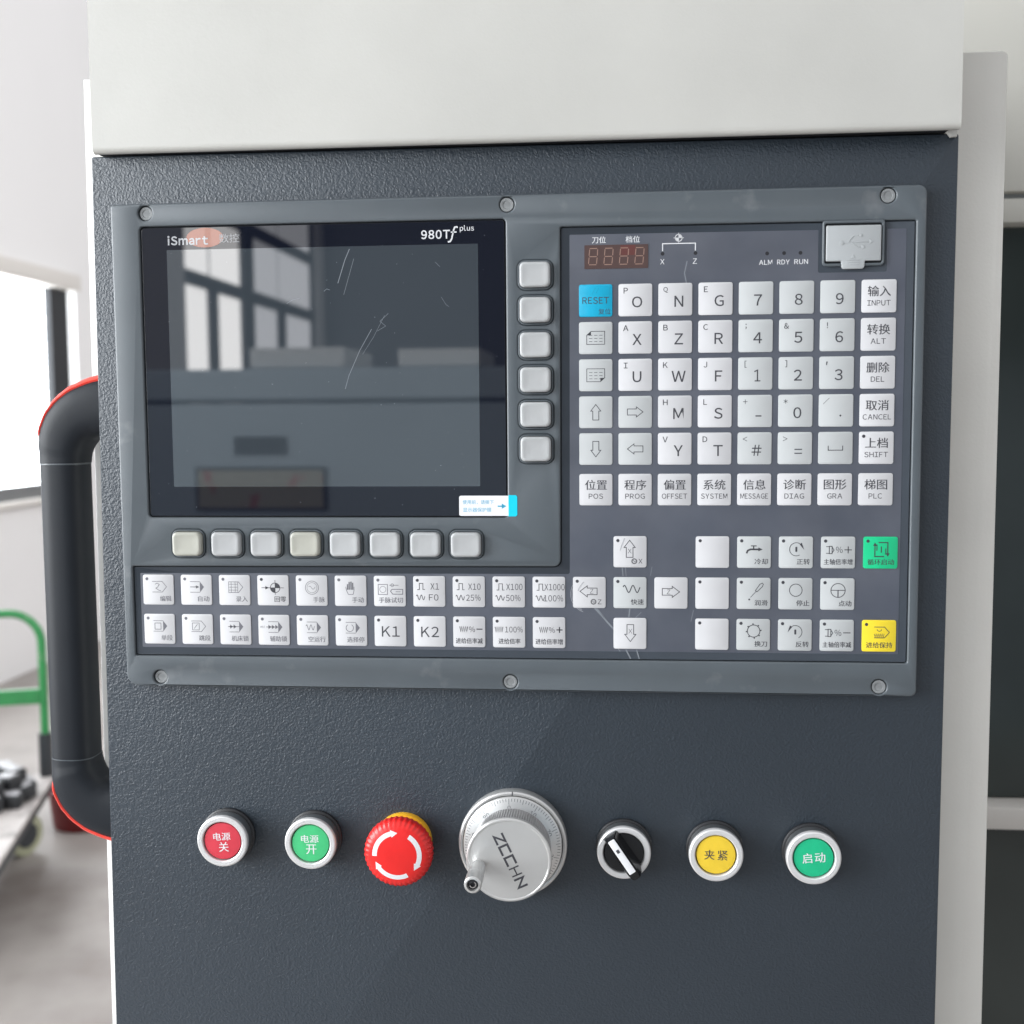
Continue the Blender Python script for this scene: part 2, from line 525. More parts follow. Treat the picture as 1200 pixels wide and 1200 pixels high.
# the window wall on the left: solid below and above, pillars between the openings
SILL, HEAD = -385, 2450
openings = [(-5560, -3600, 790), (-3200, -1500, 790), (-1100, 500, HEAD), (900, 2500, HEAD), (2900, 4500, HEAD), (4900, 6300, HEAD), (7200, 10720, HEAD)]
bm = bmesh.new()
def addb(*a):
    join(bm, box(*a))
addb(XW - 240, XW, -1250, SILL, -9000, 12000)
prev = -9000
for h0, h1, hd in openings:
    addb(XW - 240, XW, SILL, 3300, prev, h0)
    addb(XW - 240, XW, hd, 3300, h0, h1)
    prev = h1
addb(XW - 240, XW, SILL, 3300, prev, 12000)
ww = link('window_wall', finish(bm, 'window_wall', MT['wall'], 0)); ww['kind'] = 'structure'

def window(h0, h1, y0, y1, panemat, cols, rows, label, fm=MT['frame'], bar=52, xg=XW - 60, tag='wall window'):
    t = thing('window', label, 'window', (xg, y0, (h0 + h1) / 2))
    f = bmesh.new()
    join(f, box(xg - 30, xg + 30, y0, y0 + 70, h0, h1)); join(f, box(xg - 30, xg + 30, y1 - 50, y1, h0, h1))
    for e in (h0, h1 - 50):
        if fm is MT['frame']: join(f, box(xg - 30, xg + 30, y0 + 70, y1 - 50, e, e + 50))
    for v in f.verts: v.co -= Vector((xg, y0, (h0 + h1) / 2))
    part('frame', f, fm, (xg, y0, (h0 + h1) / 2), t, 0)
    for yr in rows:
        part('transom', box(-32, 32, -50, 50, -(h1 - h0) / 2 + 50, (h1 - h0) / 2 - 50), MT['frame'], (xg, yr, (h0 + h1) / 2), t, 0)
    for hc, ya, yb, w in cols:
        part('mullion', box(-34, 34, ya, yb, -w / 2, w / 2), MT['frame'], (xg, 0, hc), t, 0)
    hs = [h0] + sorted(c[0] for c in cols) + [h1]
    for a, b in zip(hs, hs[1:]):
        pm = panemat(a, b) if callable(panemat) else panemat
        part('pane', box(-4, 4, y0 + 70, y1 - 50, a + 30, b - 30), pm, (xg - 8, 0, 0), t, 0)
    return t

w1 = window(-5560, -3600, SILL, 790, MT['pane_back'], [(-5365, SILL + 70, 740, 190)], [], 'bright window with a dark upright bar, left of the control cabinet', fm=MT['gframe'], xg=XW - 30)
part('blind_box', box(-35, 60, -45, 45, -950, 950, 8), MT['sill'], (XW - 10, 745, -4590), w1)
part('sill', box(-60, 40, -14, 14, -990, 990, 4), MT['sill'], (XW, SILL - 14, -4580), w1)
window(-3200, -1500, SILL, 790, MT['pane_near'], [(-2350, SILL + 70, 740, 60)], [], 'window in the left wall nearest beside the machine, outside the picture')
for i, (a, b, hd) in enumerate(openings[2:6]):
    window(a, b, -315, hd, MT['pane_near'], [((a + b) / 2, -245, hd - 50, 70)], [1000],
           ['tall hall window beside the camera', 'tall hall window just behind the camera', 'tall hall window halfway down the hall', 'tall hall window before the wide pillar'][i])
window(7200, 10720, -315, HEAD, lambda a, b: MT['pane_far'] if b < 9000 else MT['pane_dim'],
       [(7865, -245, 950, 150), (8680, -245, HEAD - 50, 260), (9635, -245, 950, 170)], [1000, 1545],
       'wide hall window with crossbars mirrored in the dark screen')

# ------------------------------------------------------------------ opposite machine (seen mirrored in the screen)
om = thing('opposite_machine', 'blue grey machine across the aisle mirrored in the screen', 'machine', (-500, -1250, 3900))
def opart(n, b, m, **k): return part(n, b, m, (0, 0, 0), om, 0, **k)
opart('body', box(-2000, 2200, -1250, 64, 3402, 4400, 12), MT['mach'])
opart('top_panel', box(-2000, 2200, 76, 186, 3402, 4400, 12), MT['mach'])
opart('control_box', box(-1250, -905, 190, 262, 3450, 3900, 6), MT['machw'])
opart('control_box', box(-715, -425, 190, 252, 3450, 3900, 6), MT['machw'])
opart('grip_recess', box(-1297, -1111, -115, -52, 3392, 3402), MT['frame'])
sg = thing('wall_sign', 'cream notice plate on the machine mirrored at the foot of the screen', 'sign', (-1170, -280, 3390))
part('plate', box(-225, 225, -66, 66, -4, 4), MT['cream'], (-1204, -236, 3392), sg, 0)
part('border', box(-237, 237, -78, 78, -3, 3), MT['dark'], (-1204, -236, 3397), sg, 0)

# ------------------------------------------------------------------ machine behind on the right
mb = thing('machine_enclosure', 'pale machine enclosure with a dark glazed door right of the cabinet', 'machine', (500, -1250, -320))
def rpart(n, b, m, **k): return part(n, b, m, (0, 0, 0), mb, 30, **k)
rpart('cladding', box(236, 1400, 178, 900, -360, -300, 3), MT['lightmetal'])
rpart('upper_rail', box(262, 1400, 156, 174, -345, -302, 2), MT['lightmetal'])
rpart('upper_seam', box(262, 1400, 174, 178, -345, -310), MT['usb'])
rpart('door_glass', box(262, 1400, -287, 156, -345, -325), MT['door'], label='smoked door glass with faint reflections')
rpart('cross_rail', box(262, 1400, -306, -288, -345, -302, 2), MT['sill'])
rpart('lower_glass', box(262, 1400, -1200, -306, -345, -325), MT['door'])
for yy in (40, 18, -15):
    rpart('door_bar', box(262, 1400, yy - 6, yy + 6, -420, -400), MT['gframe'])

# ================================================================== CABINET
cab = thing('machine_cabinet', 'light grey cabinet with a dark textured front plate', 'cabinet', (0, -1250, -100))
YB = -520
# front plate, a 3 mm folded sheet
pl = round_poly([(-227.9, YB), (224.2, YB), (226.2, 154.6), (-222.1, 155.4)], [0, 0, 1.2, 1.2], 3)
part('side_flange', slab([(-251.9, YB), (-215, YB), (-215, 209.8), (-247.3, 209.8), (-248.9, 22)], -62, -54, .8), MT['machw'], (0, 0, 0), cab)
part('front_plate', slab(pl, -9, -6, .7), MT['plate'], (0, 0, 0), cab)
part('body', hexa([(-223.5, -1250, -300), (222, -1250, -300), (222, 260, -300), (-220.5, 260, -300),
                   (-223.5, -1250, -10.5), (222, -1250, -10.5), (222, 184, -10.5), (-220.5, 192, -10.5)], 1.5), MT['cover'], (0, 0, 0), cab)
# overhanging upper cover: a folded sheet, open below, its shadowed gap drawn as a black strip
def cover():
    L, Rr = -217.6, 223.2
    prof = [(158.4, -9.9), (158.4, -4.6), (155.5, -4.2)]
    for k in range(7):
        a = -PI / 2 + k / 6 * PI / 2
        prof.append((158.6 + 3.2 * math.sin(a), -3.2 + 3.2 * math.cos(a)))
    prof.append((330, 0)); prof.append((330, -9.9))
    bm = bmesh.new(); A, B = [], []
    for i, (y, d) in enumerate(prof):
        A.append(bm.verts.new((L, y - .4 + (.3 if d > -9 else 0), d + (2.2 if d > -9 else 0)))); B.append(bm.verts.new((Rr, y - 1.6 if d > -9 and y < 158 else y - .6, d + (8.5 if d > -9 else 0))))
    for i in range(len(prof)):
        j = (i + 1) % len(prof)
        bm.faces.new((A[i], B[i], B[j], A[j]))
    bm.faces.new(A[::-1]); bm.faces.new(B)
    bmesh.ops.recalc_face_normals(bm, faces=bm.faces)
    return bm
part('upper_cover', cover(), MT['cover'], (0, 0, 0), cab, 50)
part('gap_shade', hexa([(-216.5, 155.9, -9.9), (219.5, 155.2, -9.9), (219.5, 157.6, -9.9), (-216.5, 157.8, -9.9),
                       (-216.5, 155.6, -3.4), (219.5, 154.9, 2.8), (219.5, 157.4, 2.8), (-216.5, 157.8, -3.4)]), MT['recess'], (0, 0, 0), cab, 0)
part('hinge_leaf', slab(rrect(-221.4, 157.5, -216.5, 194, 1.5), -8, -5.5, .5), MT['cover'], (0, 0, 0), cab)
part('hinge_tab', slab([(221.5, 152.4), (224.4, 152.4), (224.4, 156.8), (218, 156.8)], -5.5, -2.5, .2), MT['cover'], (0, 0, 0), cab)
# the pillar beside it
co = thing('machine_pillar', 'light grey upright pillar with a rounded top corner right of the dark plate', 'pillar', (240, -1250, -170))
part('pillar_skin', slab(round_poly([(226.6, -1250), (259.6, -1250), (259.6, 204), (226.6, 204)], [0, 0, 3.5, 0]), -150, -40, 1.2), MT['pillar'], (0, 0, 0), co)

# ------------------------------------------------------------------ grab handle
hd = thing('grab_handle', 'dark tubular grab handle with red stripes on the left edge of the cabinet', 'handle', (-256, -94, -35))
def hpart(n, b, m, label=None, smooth=40): return part(n, b, m, (0, 0, 0), hd, smooth, label)
def squarish(ys):
    bm = bmesh.new(); rg = []
    for y in ys:
        r_ = []
        for k in range(44):
            th = 2 * PI * k / 44; ct, st_ = math.cos(th), math.sin(th)
            r_.append(bm.verts.new((-257.2 + 12.5 * math.copysign(abs(ct) ** .78, ct), y, -35 + 12.9 * math.copysign(abs(st_) ** .62, st_))))
        rg.append(r_)
    for A, B in zip(rg, rg[1:]):
        for k in range(44): bm.faces.new((A[k], A[(k + 1) % 44], B[(k + 1) % 44], B[k]))
    bm.faces.new(rg[0]); bm.faces.new(rg[-1][::-1])
    bmesh.ops.recalc_face_normals(bm, faces=bm.faces)
    return bm
bmt = squarish((-178.5, -140, -94, -50, -9.5))
hpart('grip', bmt, MT['handle'])
for y in (-9.0, -178.9):
    sc_ = squarish((y - .35, y + .35))
    for v in sc_.verts: v.co.x = -257.2 + (v.co.x + 257.2) * 1.012; v.co.z = -35 + (v.co.z + 35) * 1.012
    hpart('seam_collar', sc_, MT['bezel'])
def elbow(mir):
    out = [(-269.9, -8.5), (-270.0, 4), (-268.6, 12), (-264.8, 20.5), (-258.5, 28), (-250, 34.2), (-240, 38.2), (-233.5, 40), (-228.5, 40.8)]
    inn = [(-228.5, 6.6), (-234.5, 6.2), (-238.6, 4.4), (-242.0, .2), (-243.9, -4), (-244.3, -8.5)]
    f = (lambda p: p) if not mir else (lambda p: (p[0], -187.5 - p[1]))
    o = [f(p) for p in out]; i = [f(p) for p in inn]
    return o, i
for mir in (0, 1):
    o, i = elbow(mir)
    def resample(P_, n):
        P_ = [Vector(q) for q in P_]; L_ = [0]
        for u, v in zip(P_, P_[1:]): L_.append(L_[-1] + (v - u).length)
        out_ = []
        for k in range(n):
            t = L_[-1] * k / (n - 1); j = max(q for q in range(len(L_) - 1) if L_[q] <= t + 1e-9)
            out_.append(P_[j].lerp(P_[j + 1], (t - L_[j]) / (L_[j + 1] - L_[j])))
        return out_
    NS = 22; eo = resample(o, NS); ei = resample(i[::-1], NS); lo = bmesh.new(); rg = []
    for q, (u, v) in enumerate(zip(eo, ei)):
        c_ = (u + v) / 2; w_ = (u - v) / 2; hw_ = 12.7 + (1.2 if q > 2 else .5)
        ring_ = []
        for k in range(36):
            th = 2 * PI * k / 36; ct, st_ = math.cos(th), math.sin(th); ex_ = .86
            a1 = math.copysign(abs(ct) ** .78, ct); a2 = math.copysign(abs(st_) ** .62, st_)
            ring_.append(lo.verts.new((c_.x + w_.x * a1, c_.y + w_.y * a1, -35 + hw_ * a2)))
        rg.append(ring_)
    for A, B in zip(rg, rg[1:]):
        for k in range(36): lo.faces.new((A[k], A[(k + 1) % 36], B[(k + 1) % 36], B[k]))
    lo.faces.new(rg[0]); lo.faces.new(rg[-1][::-1])
    bmesh.ops.recalc_face_normals(lo, faces=lo.faces)
    hpart('elbow', lo, MT['handle'])
    # red strip laid along the outer bend
    s = bmesh.new(); rows = []
    path = [tuple(q) for q in eo]
    for k, p in enumerate(path):
        a = Vector(path[max(k - 1, 0)]); b = Vector(path[min(k + 1, len(path) - 1)])
        t = (b - a).normalized(); n_ = Vector((-t.y, t.x)) * (-1 if mir else 1)
        if n_.x > 0 and n_.y * (1 if not mir else -1) < 0: n_ = -n_
        q = Vector(p); tp_ = min(1, max(0, (k - 1) / 4))
        tw_ = .25 + .75 * tp_
        row = []
        for dn, dh in ((-1.2, -35 - 7 * tw_), (-.6 + 1.5 * tp_, -35 - 6 * tw_), (-.6 + 1.6 * tp_, -35 + 5.5 * tw_), (-1.0 + .4 * tp_, -35 + 9.6 * tw_), (-1.7, -35 + 10.8 * tw_), (-4.2, -35 + 9.4 * tw_)):
            w_ = q + n_ * dn
            row.append(s.verts.new((w_.x, w_.y, dh)))
        rows.append(row)
    for A, B in zip(rows, rows[1:]):
        for k in range(5): s.faces.new((A[k], A[k + 1], B[k + 1], B[k]))
    s.faces.new(rows[0]); s.faces.new(rows[-1][::-1])
    bmesh.ops.recalc_face_normals(s, faces=s.faces)
    hpart('red_stripe', s, MT['stripe'])

# ================================================================== TROLLEY
TY = -1050
trl = thing('platform_trolley', 'grey platform trolley with a green push handle', 'trolley', (-1900, -1250, -2300))
ex = Vector((206.4, 694.2)).normalized()            # towards the camera along the deck (x, h)
ax = Vector((-ex.y, ex.x))                          # to the left across the deck
c0 = Vector((-1638.9, -2691.5))                     # far right corner (x, h)
Ld, Wd = 1000, 620
def dk(u, v): q = c0 + ex * u + ax * v; return q.x, q.y
def prism(cor, y0, y1, bevel=0):
    b8 = [(x, y0, h) for x, h in cor] + [(x, y1, h) for x, h in cor]
    bm = bmesh.new(); v = [bm.verts.new(c) for c in b8]
    for f in ((0, 1, 2, 3), (7, 6, 5, 4), (0, 4, 5, 1), (1, 5, 6, 2), (2, 6, 7, 3), (3, 7, 4, 0)): bm.faces.new([v[i] for i in f])
    bmesh.ops.recalc_face_normals(bm, faces=bm.faces)
    if bevel: bmesh.ops.bevel(bm, geom=bm.edges[:], offset=bevel, segments=2, affect='EDGES')
    return bm
def tp(n, b, m, sm=30, par=None): return part(n, b, m, (0, 0, 0), par or trl, sm)
tp('deck', prism([dk(0, 0), dk(Ld, 0), dk(Ld, Wd), dk(0, Wd)], TY - 12, TY, 3), MT['trolley'])
tp('deck_frame', prism([dk(8, 8), dk(Ld - 8, 8), dk(Ld - 8, Wd - 8), dk(8, Wd - 8)], TY - 48, TY - 12, 3), MT['dark'])
hx = lambda v, y, u=25: (*dk(u, v)[:1], y, dk(u, v)[1])
top = -640 + 0
hy = -556
loop = [hx(22, TY), hx(22, -900), hx(22, hy - 120)] + [hx(22 + 90 - 90 * math.cos(k / 8 * PI / 2), hy - 90 + 90 * math.sin(k / 8 * PI / 2)) for k in range(9)]
loop += [hx(Wd - 22 - 90 + 90 * math.sin(k / 8 * PI / 2), hy - 90 + 90 * math.cos(k / 8 * PI / 2)) for k in range(9)] + [hx(Wd - 22, -900), hx(Wd - 22, TY)]
tp('push_handle', tube(loop, 12, 12), MT['greenp'])
tp('cross_bar', prism([dk(16, 30), dk(34, 30), dk(34, Wd - 30), dk(16, Wd - 30)], -830, -785, 3), MT['greenp'])
tp('socket', tube([hx(22, TY), hx(22, -920)], 20, 12), MT['dark'])
for (u, v) in ((135, 75), (Ld - 120, 75), (135, Wd - 75), (Ld - 120, Wd - 75)):
    x, h = dk(u, v)
    w_ = part('caster_wheel', tube([(x - 18, -1188, h - 6), (x + 18, -1188, h + 6)], 60, 28), MT['tyre'], (0, 0, 0), trl, 40)
    part('hub', tube([(x - 21, -1188, h - 7), (x + 21, -1188, h + 7)], 36, 20), MT['dark'], (0, 0, 0), w_, 40)
    part('fork', box(x - 26, x + 26, -1160, TY - 48, h - 30, h + 30, 3), MT['dark'], (0, 0, 0), w_, 0)

# black drag chain heaped on the deck
ch = thing('drag_chain', 'heap of black segmented chain with pale tops lying on the trolley deck', 'chain', (-1800, TY, -2500))
lb = finish(box(-34, 34, -20, 20, -26, 26, 9, 3), 'link', MT['linkb'])
lt = finish(box(-25, 25, -3, 7, -19, 19, 5, 3), 'link_top', MT['linkt'])  # pale plate set on top of each black link
for ring, (rad_u, rad_v, nn, yy) in enumerate(((160, 195, 17, 22), (100, 130, 12, 26), (40, 60, 6, 24), (135, 165, 14, 58), (75, 95, 9, 60), (20, 35, 3, 58))):
    for k in range(nn):
        a = 2 * PI * k / nn + ring * .3
        x, h = dk(235 + rad_u * math.cos(a), 240 + rad_v * math.sin(a))
        y = TY + yy + random.uniform(-2, 5)
        o = link('link', lb, (x, y, h), ch); o.rotation_euler = (random.uniform(-.1, .1), random.uniform(-.15, .15), a + 1.3 + random.uniform(-.2, .2))
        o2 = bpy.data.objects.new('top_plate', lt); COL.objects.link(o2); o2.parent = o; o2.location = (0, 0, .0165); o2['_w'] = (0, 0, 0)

bk = thing('bucket', 'dark red plastic tub on the floor behind the grab handle', 'tub', (-1700, -1250, -3000))
part('shell', lathe([(0, 0), (92, 0), (96, 6), (108, 116), (113, 118), (113, 126), (104, 126), (88, 12), (0, 12)], 32), MT['redb'], (-1612, -1250, -2815), bk, 40,
     rot=(PI / 2, 0, 0))
bk.children[0].rotation_euler = (-PI / 2, 0, 0)

# ================================================================== CONTROL PANEL
cp = thing('control_panel', 'grey numeric control panel with screen and white keypad', 'control panel', (0, 0, -6))
screws = [(x, y) for y in (124.2, -124.2) for x in (-191.2, .6, 191.2)]
scr_o = rrect(-194.6, -36.8, -.1, 117.2, 2.2)
LOW = (-204.7, -112.2); 
key_o = round_poly([(-204.7, -112.4), (205.1, -111.8), (205.1, 112.0), (27.9, 112.4), (27.5, -62.6), (-204.7, -63.4)], [.6, 1.2, .8, 1.2, 3.6, .8])
soft_v = [(14.95, 88.3 - 17.85 * k) for k in range(6)]
soft_h = [(-172.8 + 21.53 * k, -50.9) for k in range(8)]
SW, SH = 18.3, 15.3
soft_holes = [rrect(x - SW / 2, y - SH / 2, x + SW / 2, y + SH / 2, 4.0) for x, y in soft_v + soft_h]
outer = round_poly([(-210, -129.1), (210, -129.1), (210, 129.1), (-210, 129.1)], [6.5, 3.2, 4.2, 2.0])
bez = slab(outer, -6, 0, .9, [scr_o, key_o] + soft_holes + [circ(x, y, 3.9, 28) for x, y in screws])
part('bezel', bez, MT['bezel'], (0, 0, 0), cp)
part('backing', box(-207, 207, -126, 126, -5.9, -3.2), MT['recess'], (0, 0, 0), cp, 0)
def cpart(n, b, m, at=(0, 0, 0), label=None, sm=30, kind=None, par=None):
    return part(n, b, m, at, par or cp, sm, label, kind)

# screws sunk in the bezel
scap = finish(lathe([(3.55, -3.0), (3.55, -.2), (3.3, .05), (2.2, -.05), (2.0, -.35), (0, -.35)], 28), 'screw', MT['screw'])
for i, (x, y) in enumerate(screws):
    link('screw', scap, (x + (.25 if x < -100 else 0), y - .1, -1.2 if x < -100 else -.5), cp)

# screen
gl = cpart('screen_glass', slab(rrect(-193.9, -36.2, -.8, 116.6, 1.6), -3, -1.0, .25), MT['glass'], sm=0)
lcd = cpart('display', slab(rrect(-180.3, -20.4, -14.6, 104.9, .3), -1.4, -.93), MT['lcd'], par=gl, sm=0)
b = bmesh.new()
text(b, '980T', -36.6, 110.0, 4.6, 15.0, -.9, bold=.022)
ribbon(b, [(-25.0, 113.2), (-25.6, 113.7), (-26.6, 113.4), (-27.1, 112.2), (-28.2, 107.6), (-29.0, 106.3), (-30.2, 106.1)], .8, -.9)
ribbon(b, [(-28.6, 111.0), (-25.6, 111.0)], .7, -.9)
text(b, 'plus', -20.2, 112.6, 3.6, 7.4, -.9, bold=.012)
cpart('model_lettering', up(b), MT['wglass'], par=gl, sm=0, kind='stuff')
b = bmesh.new(); text(b, 'iSmart', -168.6, 109.8, 5.0, 22.0, -.86, bold=.03)
cpart('brand_lettering', up(b), MT['hglass'], par=gl, sm=0, kind='stuff')
b = bmesh.new(); poly(b, [(-159.3 + 10.0 * math.cos(a * PI / 18), 111.0 + 5.1 * math.sin(a * PI / 18)) for a in range(36)], -.92)
cpart('emblem', up(b), MT['orange'], par=gl, sm=0)
b = bmesh.new(); text(b, '数控', -146.2, 110.4, 4.6, 11, -.88, bold=.01)
cpart('faint_lettering', up(b), MT['gglass'], par=gl, sm=0)
# scratches and dust on the glass
b = bmesh.new()
def ppx(pts, w): ribbon(b, pts, w, -.89)
ppx([(-82.0, 103.5), (-84.5, 98), (-88.5, 86)], .36)
ppx([(-79.8, 98.5), (-85.5, 80)], .18)
ppx([(-71.0, 62), (-77.5, 51), (-83.5, 38), (-85.6, 31)], .28)
ppx([(-64, 69), (-70, 58), (-76, 49)], .14)
ppx([(-62, 70), (-66.5, 66), (-63.5, 63.5), (-68, 61)], .16)
ppx([(-116, 76), (-112.5, 78), (-109, 78.6)], .22)
ppx([(-96, 82), (-94.5, 83.2), (-92.8, 82.6)], .2)
ppx([(-37, 96), (-34.5, 93.5)], .14); ppx([(-34, 78), (-31.5, 74), (-30, 73)], .14)
for _ in range(90):
    x = random.uniform(-191, -4); y = random.uniform(-33, 113); r = random.choice((.1, .13, .16, .22, .3)) * random.uniform(.5, 1)
    poly(b, [(x + r * math.cos(k * PI / 3), y + r * .8 * math.sin(k * PI / 3)) for k in range(6)], -.88)
cpart('scratches', up(b), MT['scratch'], par=gl, sm=0, kind='stuff')

# keypad overlay
def inset(pts, d):
    bm_ = []
    N = len(pts)
    for i in range(N):
        p = Vector(pts[i]); a = (p - Vector(pts[i - 1])); c = (Vector(pts[(i + 1) % N]) - p)
        if a.length < 1e-6: a = c
        if c.length < 1e-6: c = a
        t = (a.normalized() + c.normalized()).normalized(); n_ = Vector((-t.y, t.x))
        k = d / max(.5, t.dot(a.normalized()))
        bm_.append(tuple(p + n_ * k))
    return bm_
ov = cpart('keypad_overlay', slab(inset(key_o, .75), -3, -1.3, .2), MT['sheet'])
film_o = round_poly([(-200.9, -107.8), (200.6, -107.3), (200.6, 108.0), (191.3, 108.0), (191.3, 86.9), (157.6, 86.9), (157.6, 108.1), (32.6, 108.4), (32.2, -66.6), (-200.9, -67.2)], [.5, .5, .5, .4, .8, .8, .4, .5, 1, .5], 2)
cpart('slate_field', slab(film_o, -1.4, -1.22), MT['film'], par=ov, sm=0)

# LED window
sgp = cpart('led_window', slab(rrect(40.2, 90.9, 72.6, 102.9, .3), -1.3, -.98), MT['seg'], par=ov, sm=0)
b = bmesh.new(); b2 = bmesh.new()
for k in range(4):
    cx = 44.6 + 7.85 * k; sl = .35
    for (x0, y0, x1, y1) in ((-1.7, 4.3, 2.1, 4.3), (-1.9, .2, 1.9, .2), (-2.1, -3.9, 1.7, -3.9), (-2.0, .7, -1.7, 3.8), (2.2, .7, 2.4, 3.8), (-2.3, -3.4, -2.0, -.3), (1.8, -3.4, 2.1, -.3)):
        ribbon(b, [(cx + x0, 96.9 + y0), (cx + x1, 96.9 + y1)], .42, -.94)
poly(b2, [(58.6, 97.6), (66.2, 97.6), (66.2, 102.6), (58.6, 102.6)], -.96)
cpart('led_digits', up(b), MT['segline'], par=ov, sm=0)
cpart('red_led_patch', up(b2), MT['segred'], par=ov, sm=0)
b = bmesh.new()
text(b, '刀位', 47.6, 105.5, 3.4, 7.0, -1.18, bold=.012); text(b, '档位', 64.8, 105.5, 3.4, 7.2, -1.18, bold=.012)
ribbon(b, [(79.9, 99.2), (79.9, 102.9), (96.4, 102.9), (96.4, 99.2)], .45, -1.18)
text(b, 'X', 79.8, 93.9, 2.6, None, -1.18); text(b, 'Z', 96.2, 93.9, 2.6, None, -1.18)
for q in (0, 180):
    poly(b, [(88.0, 105.7)] + arc(88.0, 105.7, 1.8, q, q + 90, 6), -1.18)
ribbon(b, arc(88.0, 105.7, 1.75, 0, 345, 20), .35, -1.18, closed=True)
ribbon(b, [(85.4, 105.7), (90.6, 105.7)], .25, -1.18); ribbon(b, [(88, 103.2), (88, 108.2)], .25, -1.18)
text(b, 'ALM', 131.6, 92.6, 2.4, 6.6, -1.18, bold=.01); text(b, 'RDY', 140.4, 92.6, 2.4, 6.2, -1.18, bold=.01); text(b, 'RUN', 149.2, 92.6, 2.4, 6.8, -1.18, bold=.01)
cpart('status_lettering', up(b), MT['white'], par=ov, sm=0)
lh = finish(lathe([(.95, 0), (.95, .1), (0, .08)], 16), 'indicator_light', MT['darkm'])
for x, y in ((132.3, 97), (140.7, 97), (148.8, 97), (79.9, 97.9), (96.5, 97.9)):
    link('indicator_light', lh, (x, y, -1.25), ov)

# memory-stick port with its rubber flap
up_ = cpart('port_frame', slab(rrect(159.4, 89.8, 189.8, 112.4, (2.2, 2.2, 1.2, 1.2)), -2.6, .55, .5, [rrect(160.6, 91.2, 188.5, 110.9, .9)]), MT['bezel'])
cpart('port_well', box(160.4, 188.7, 91, 111, -2.5, -1.1), MT['recess'], par=up_, sm=0)
flap = round_poly([(161.1, 92.2), (168.6, 92.2), (168.9, 88.3), (179.9, 88.3), (180.2, 92.2), (188.0, 92.2), (188.0, 109.8), (161.1, 109.8)], [.6, .5, 1.4, 1.4, .5, .6, .6, .6], 3)
fo = cpart('port_flap', slab(flap, -1, 1.1, .45), MT['usb'], par=up_)
b = bmesh.new()
def bar3(x0, y0, x1, y1, w=.45):
    d = Vector((x1 - x0, y1 - y0)); n_ = Vector((-d.y, d.x)).normalized() * w / 2
    join(b, slab([(x0 - n_.x, y0 - n_.y), (x1 - n_.x, y1 - n_.y), (x1 + n_.x, y1 + n_.y), (x0 + n_.x, y0 + n_.y)], 1.0, 1.3, .08, seg=1))
bar3(169.4, 101.2, 182.6, 101.6); bar3(171.5, 101.3, 174.4, 104.6); bar3(174.4, 104.6, 177.2, 104.7); bar3(173.2, 101.3, 176.4, 98.9); bar3(176.4, 98.9, 178.8, 98.9)
join(b, slab(circ(168.7, 101.2, 1.1, 12), 1.0, 1.35, .1)); join(b, slab(circ(178.0, 104.7, .8, 12), 1.0, 1.35, .1)); join(b, slab(rrect(178.3, 98.1, 179.9, 99.7, .1), 1.0, 1.35, .1))
join(b, slab([(182.2, 100.5), (184.4, 101.6), (182.2, 102.7)], 1.0, 1.35, .1))
join(b, slab([(173.2, 93.4), (175.4, 93.4), (174.3, 95.6)], 1.0, 1.3, .1))
for k in range(3): bar3(171.3, 92.6 - k * 1.1, 177.6, 92.6 - k * 1.1, .3)
cpart('raised_mark', b, MT['usb'], par=up_)

# soft keys in their wells
rim = finish(slab(rrect(-SW / 2 + .1, -SH / 2 + .1, SW / 2 - .1, SH / 2 - .1, 3.9), -3, .55, .35, [rrect(-SW / 2 + 1.0, -SH / 2 + 1.0, SW / 2 - 1.0, SH / 2 - 1.0, 3.1)]), 'key_well', MT['bezel'])
capm = {}
def softcap(m):
    def ring(w, hh, r, z): return [(x, y, z) for x, y in rrect(-w / 2, -hh / 2, w / 2, hh / 2, r, 5)]
    rows = [ring(15.8, 12.8, 2.6, -3), ring(15.8, 12.8, 2.6, 2.6), ring(15.5, 12.5, 2.6, 3.2), ring(14.7, 11.7, 2.5, 3.7), ring(13.4, 10.4, 2.3, 3.85), ring(11.5, 8.6, 1.6, 3.7), ring(6, 4, .8, 3.55)]
    bm = bmesh.new(); V = [[bm.verts.new(p) for p in r] for r in rows]
    n = len(V[0])
    for A, B in zip(V, V[1:]):
        for k in range(n): bm.faces.new((A[k], A[(k + 1) % n], B[(k + 1) % n], B[k]))
    bm.faces.new(V[-1])
    bmesh.ops.recalc_face_normals(bm, faces=bm.faces)
    return finish(bm, 'soft_key', m, 60)
sk, skw = softcap(MT['soft']), softcap(MT['softw'])
for i, (x, y) in enumerate(soft_v + soft_h):
    wl = link('key_well', rim, (x, y, 0), cp)
    o = link('soft_key', skw if i in (9, 6) else sk, (x, y, 0), wl)
    if i == 9: o['label'] = 'fourth key under the screen, slightly yellowed'

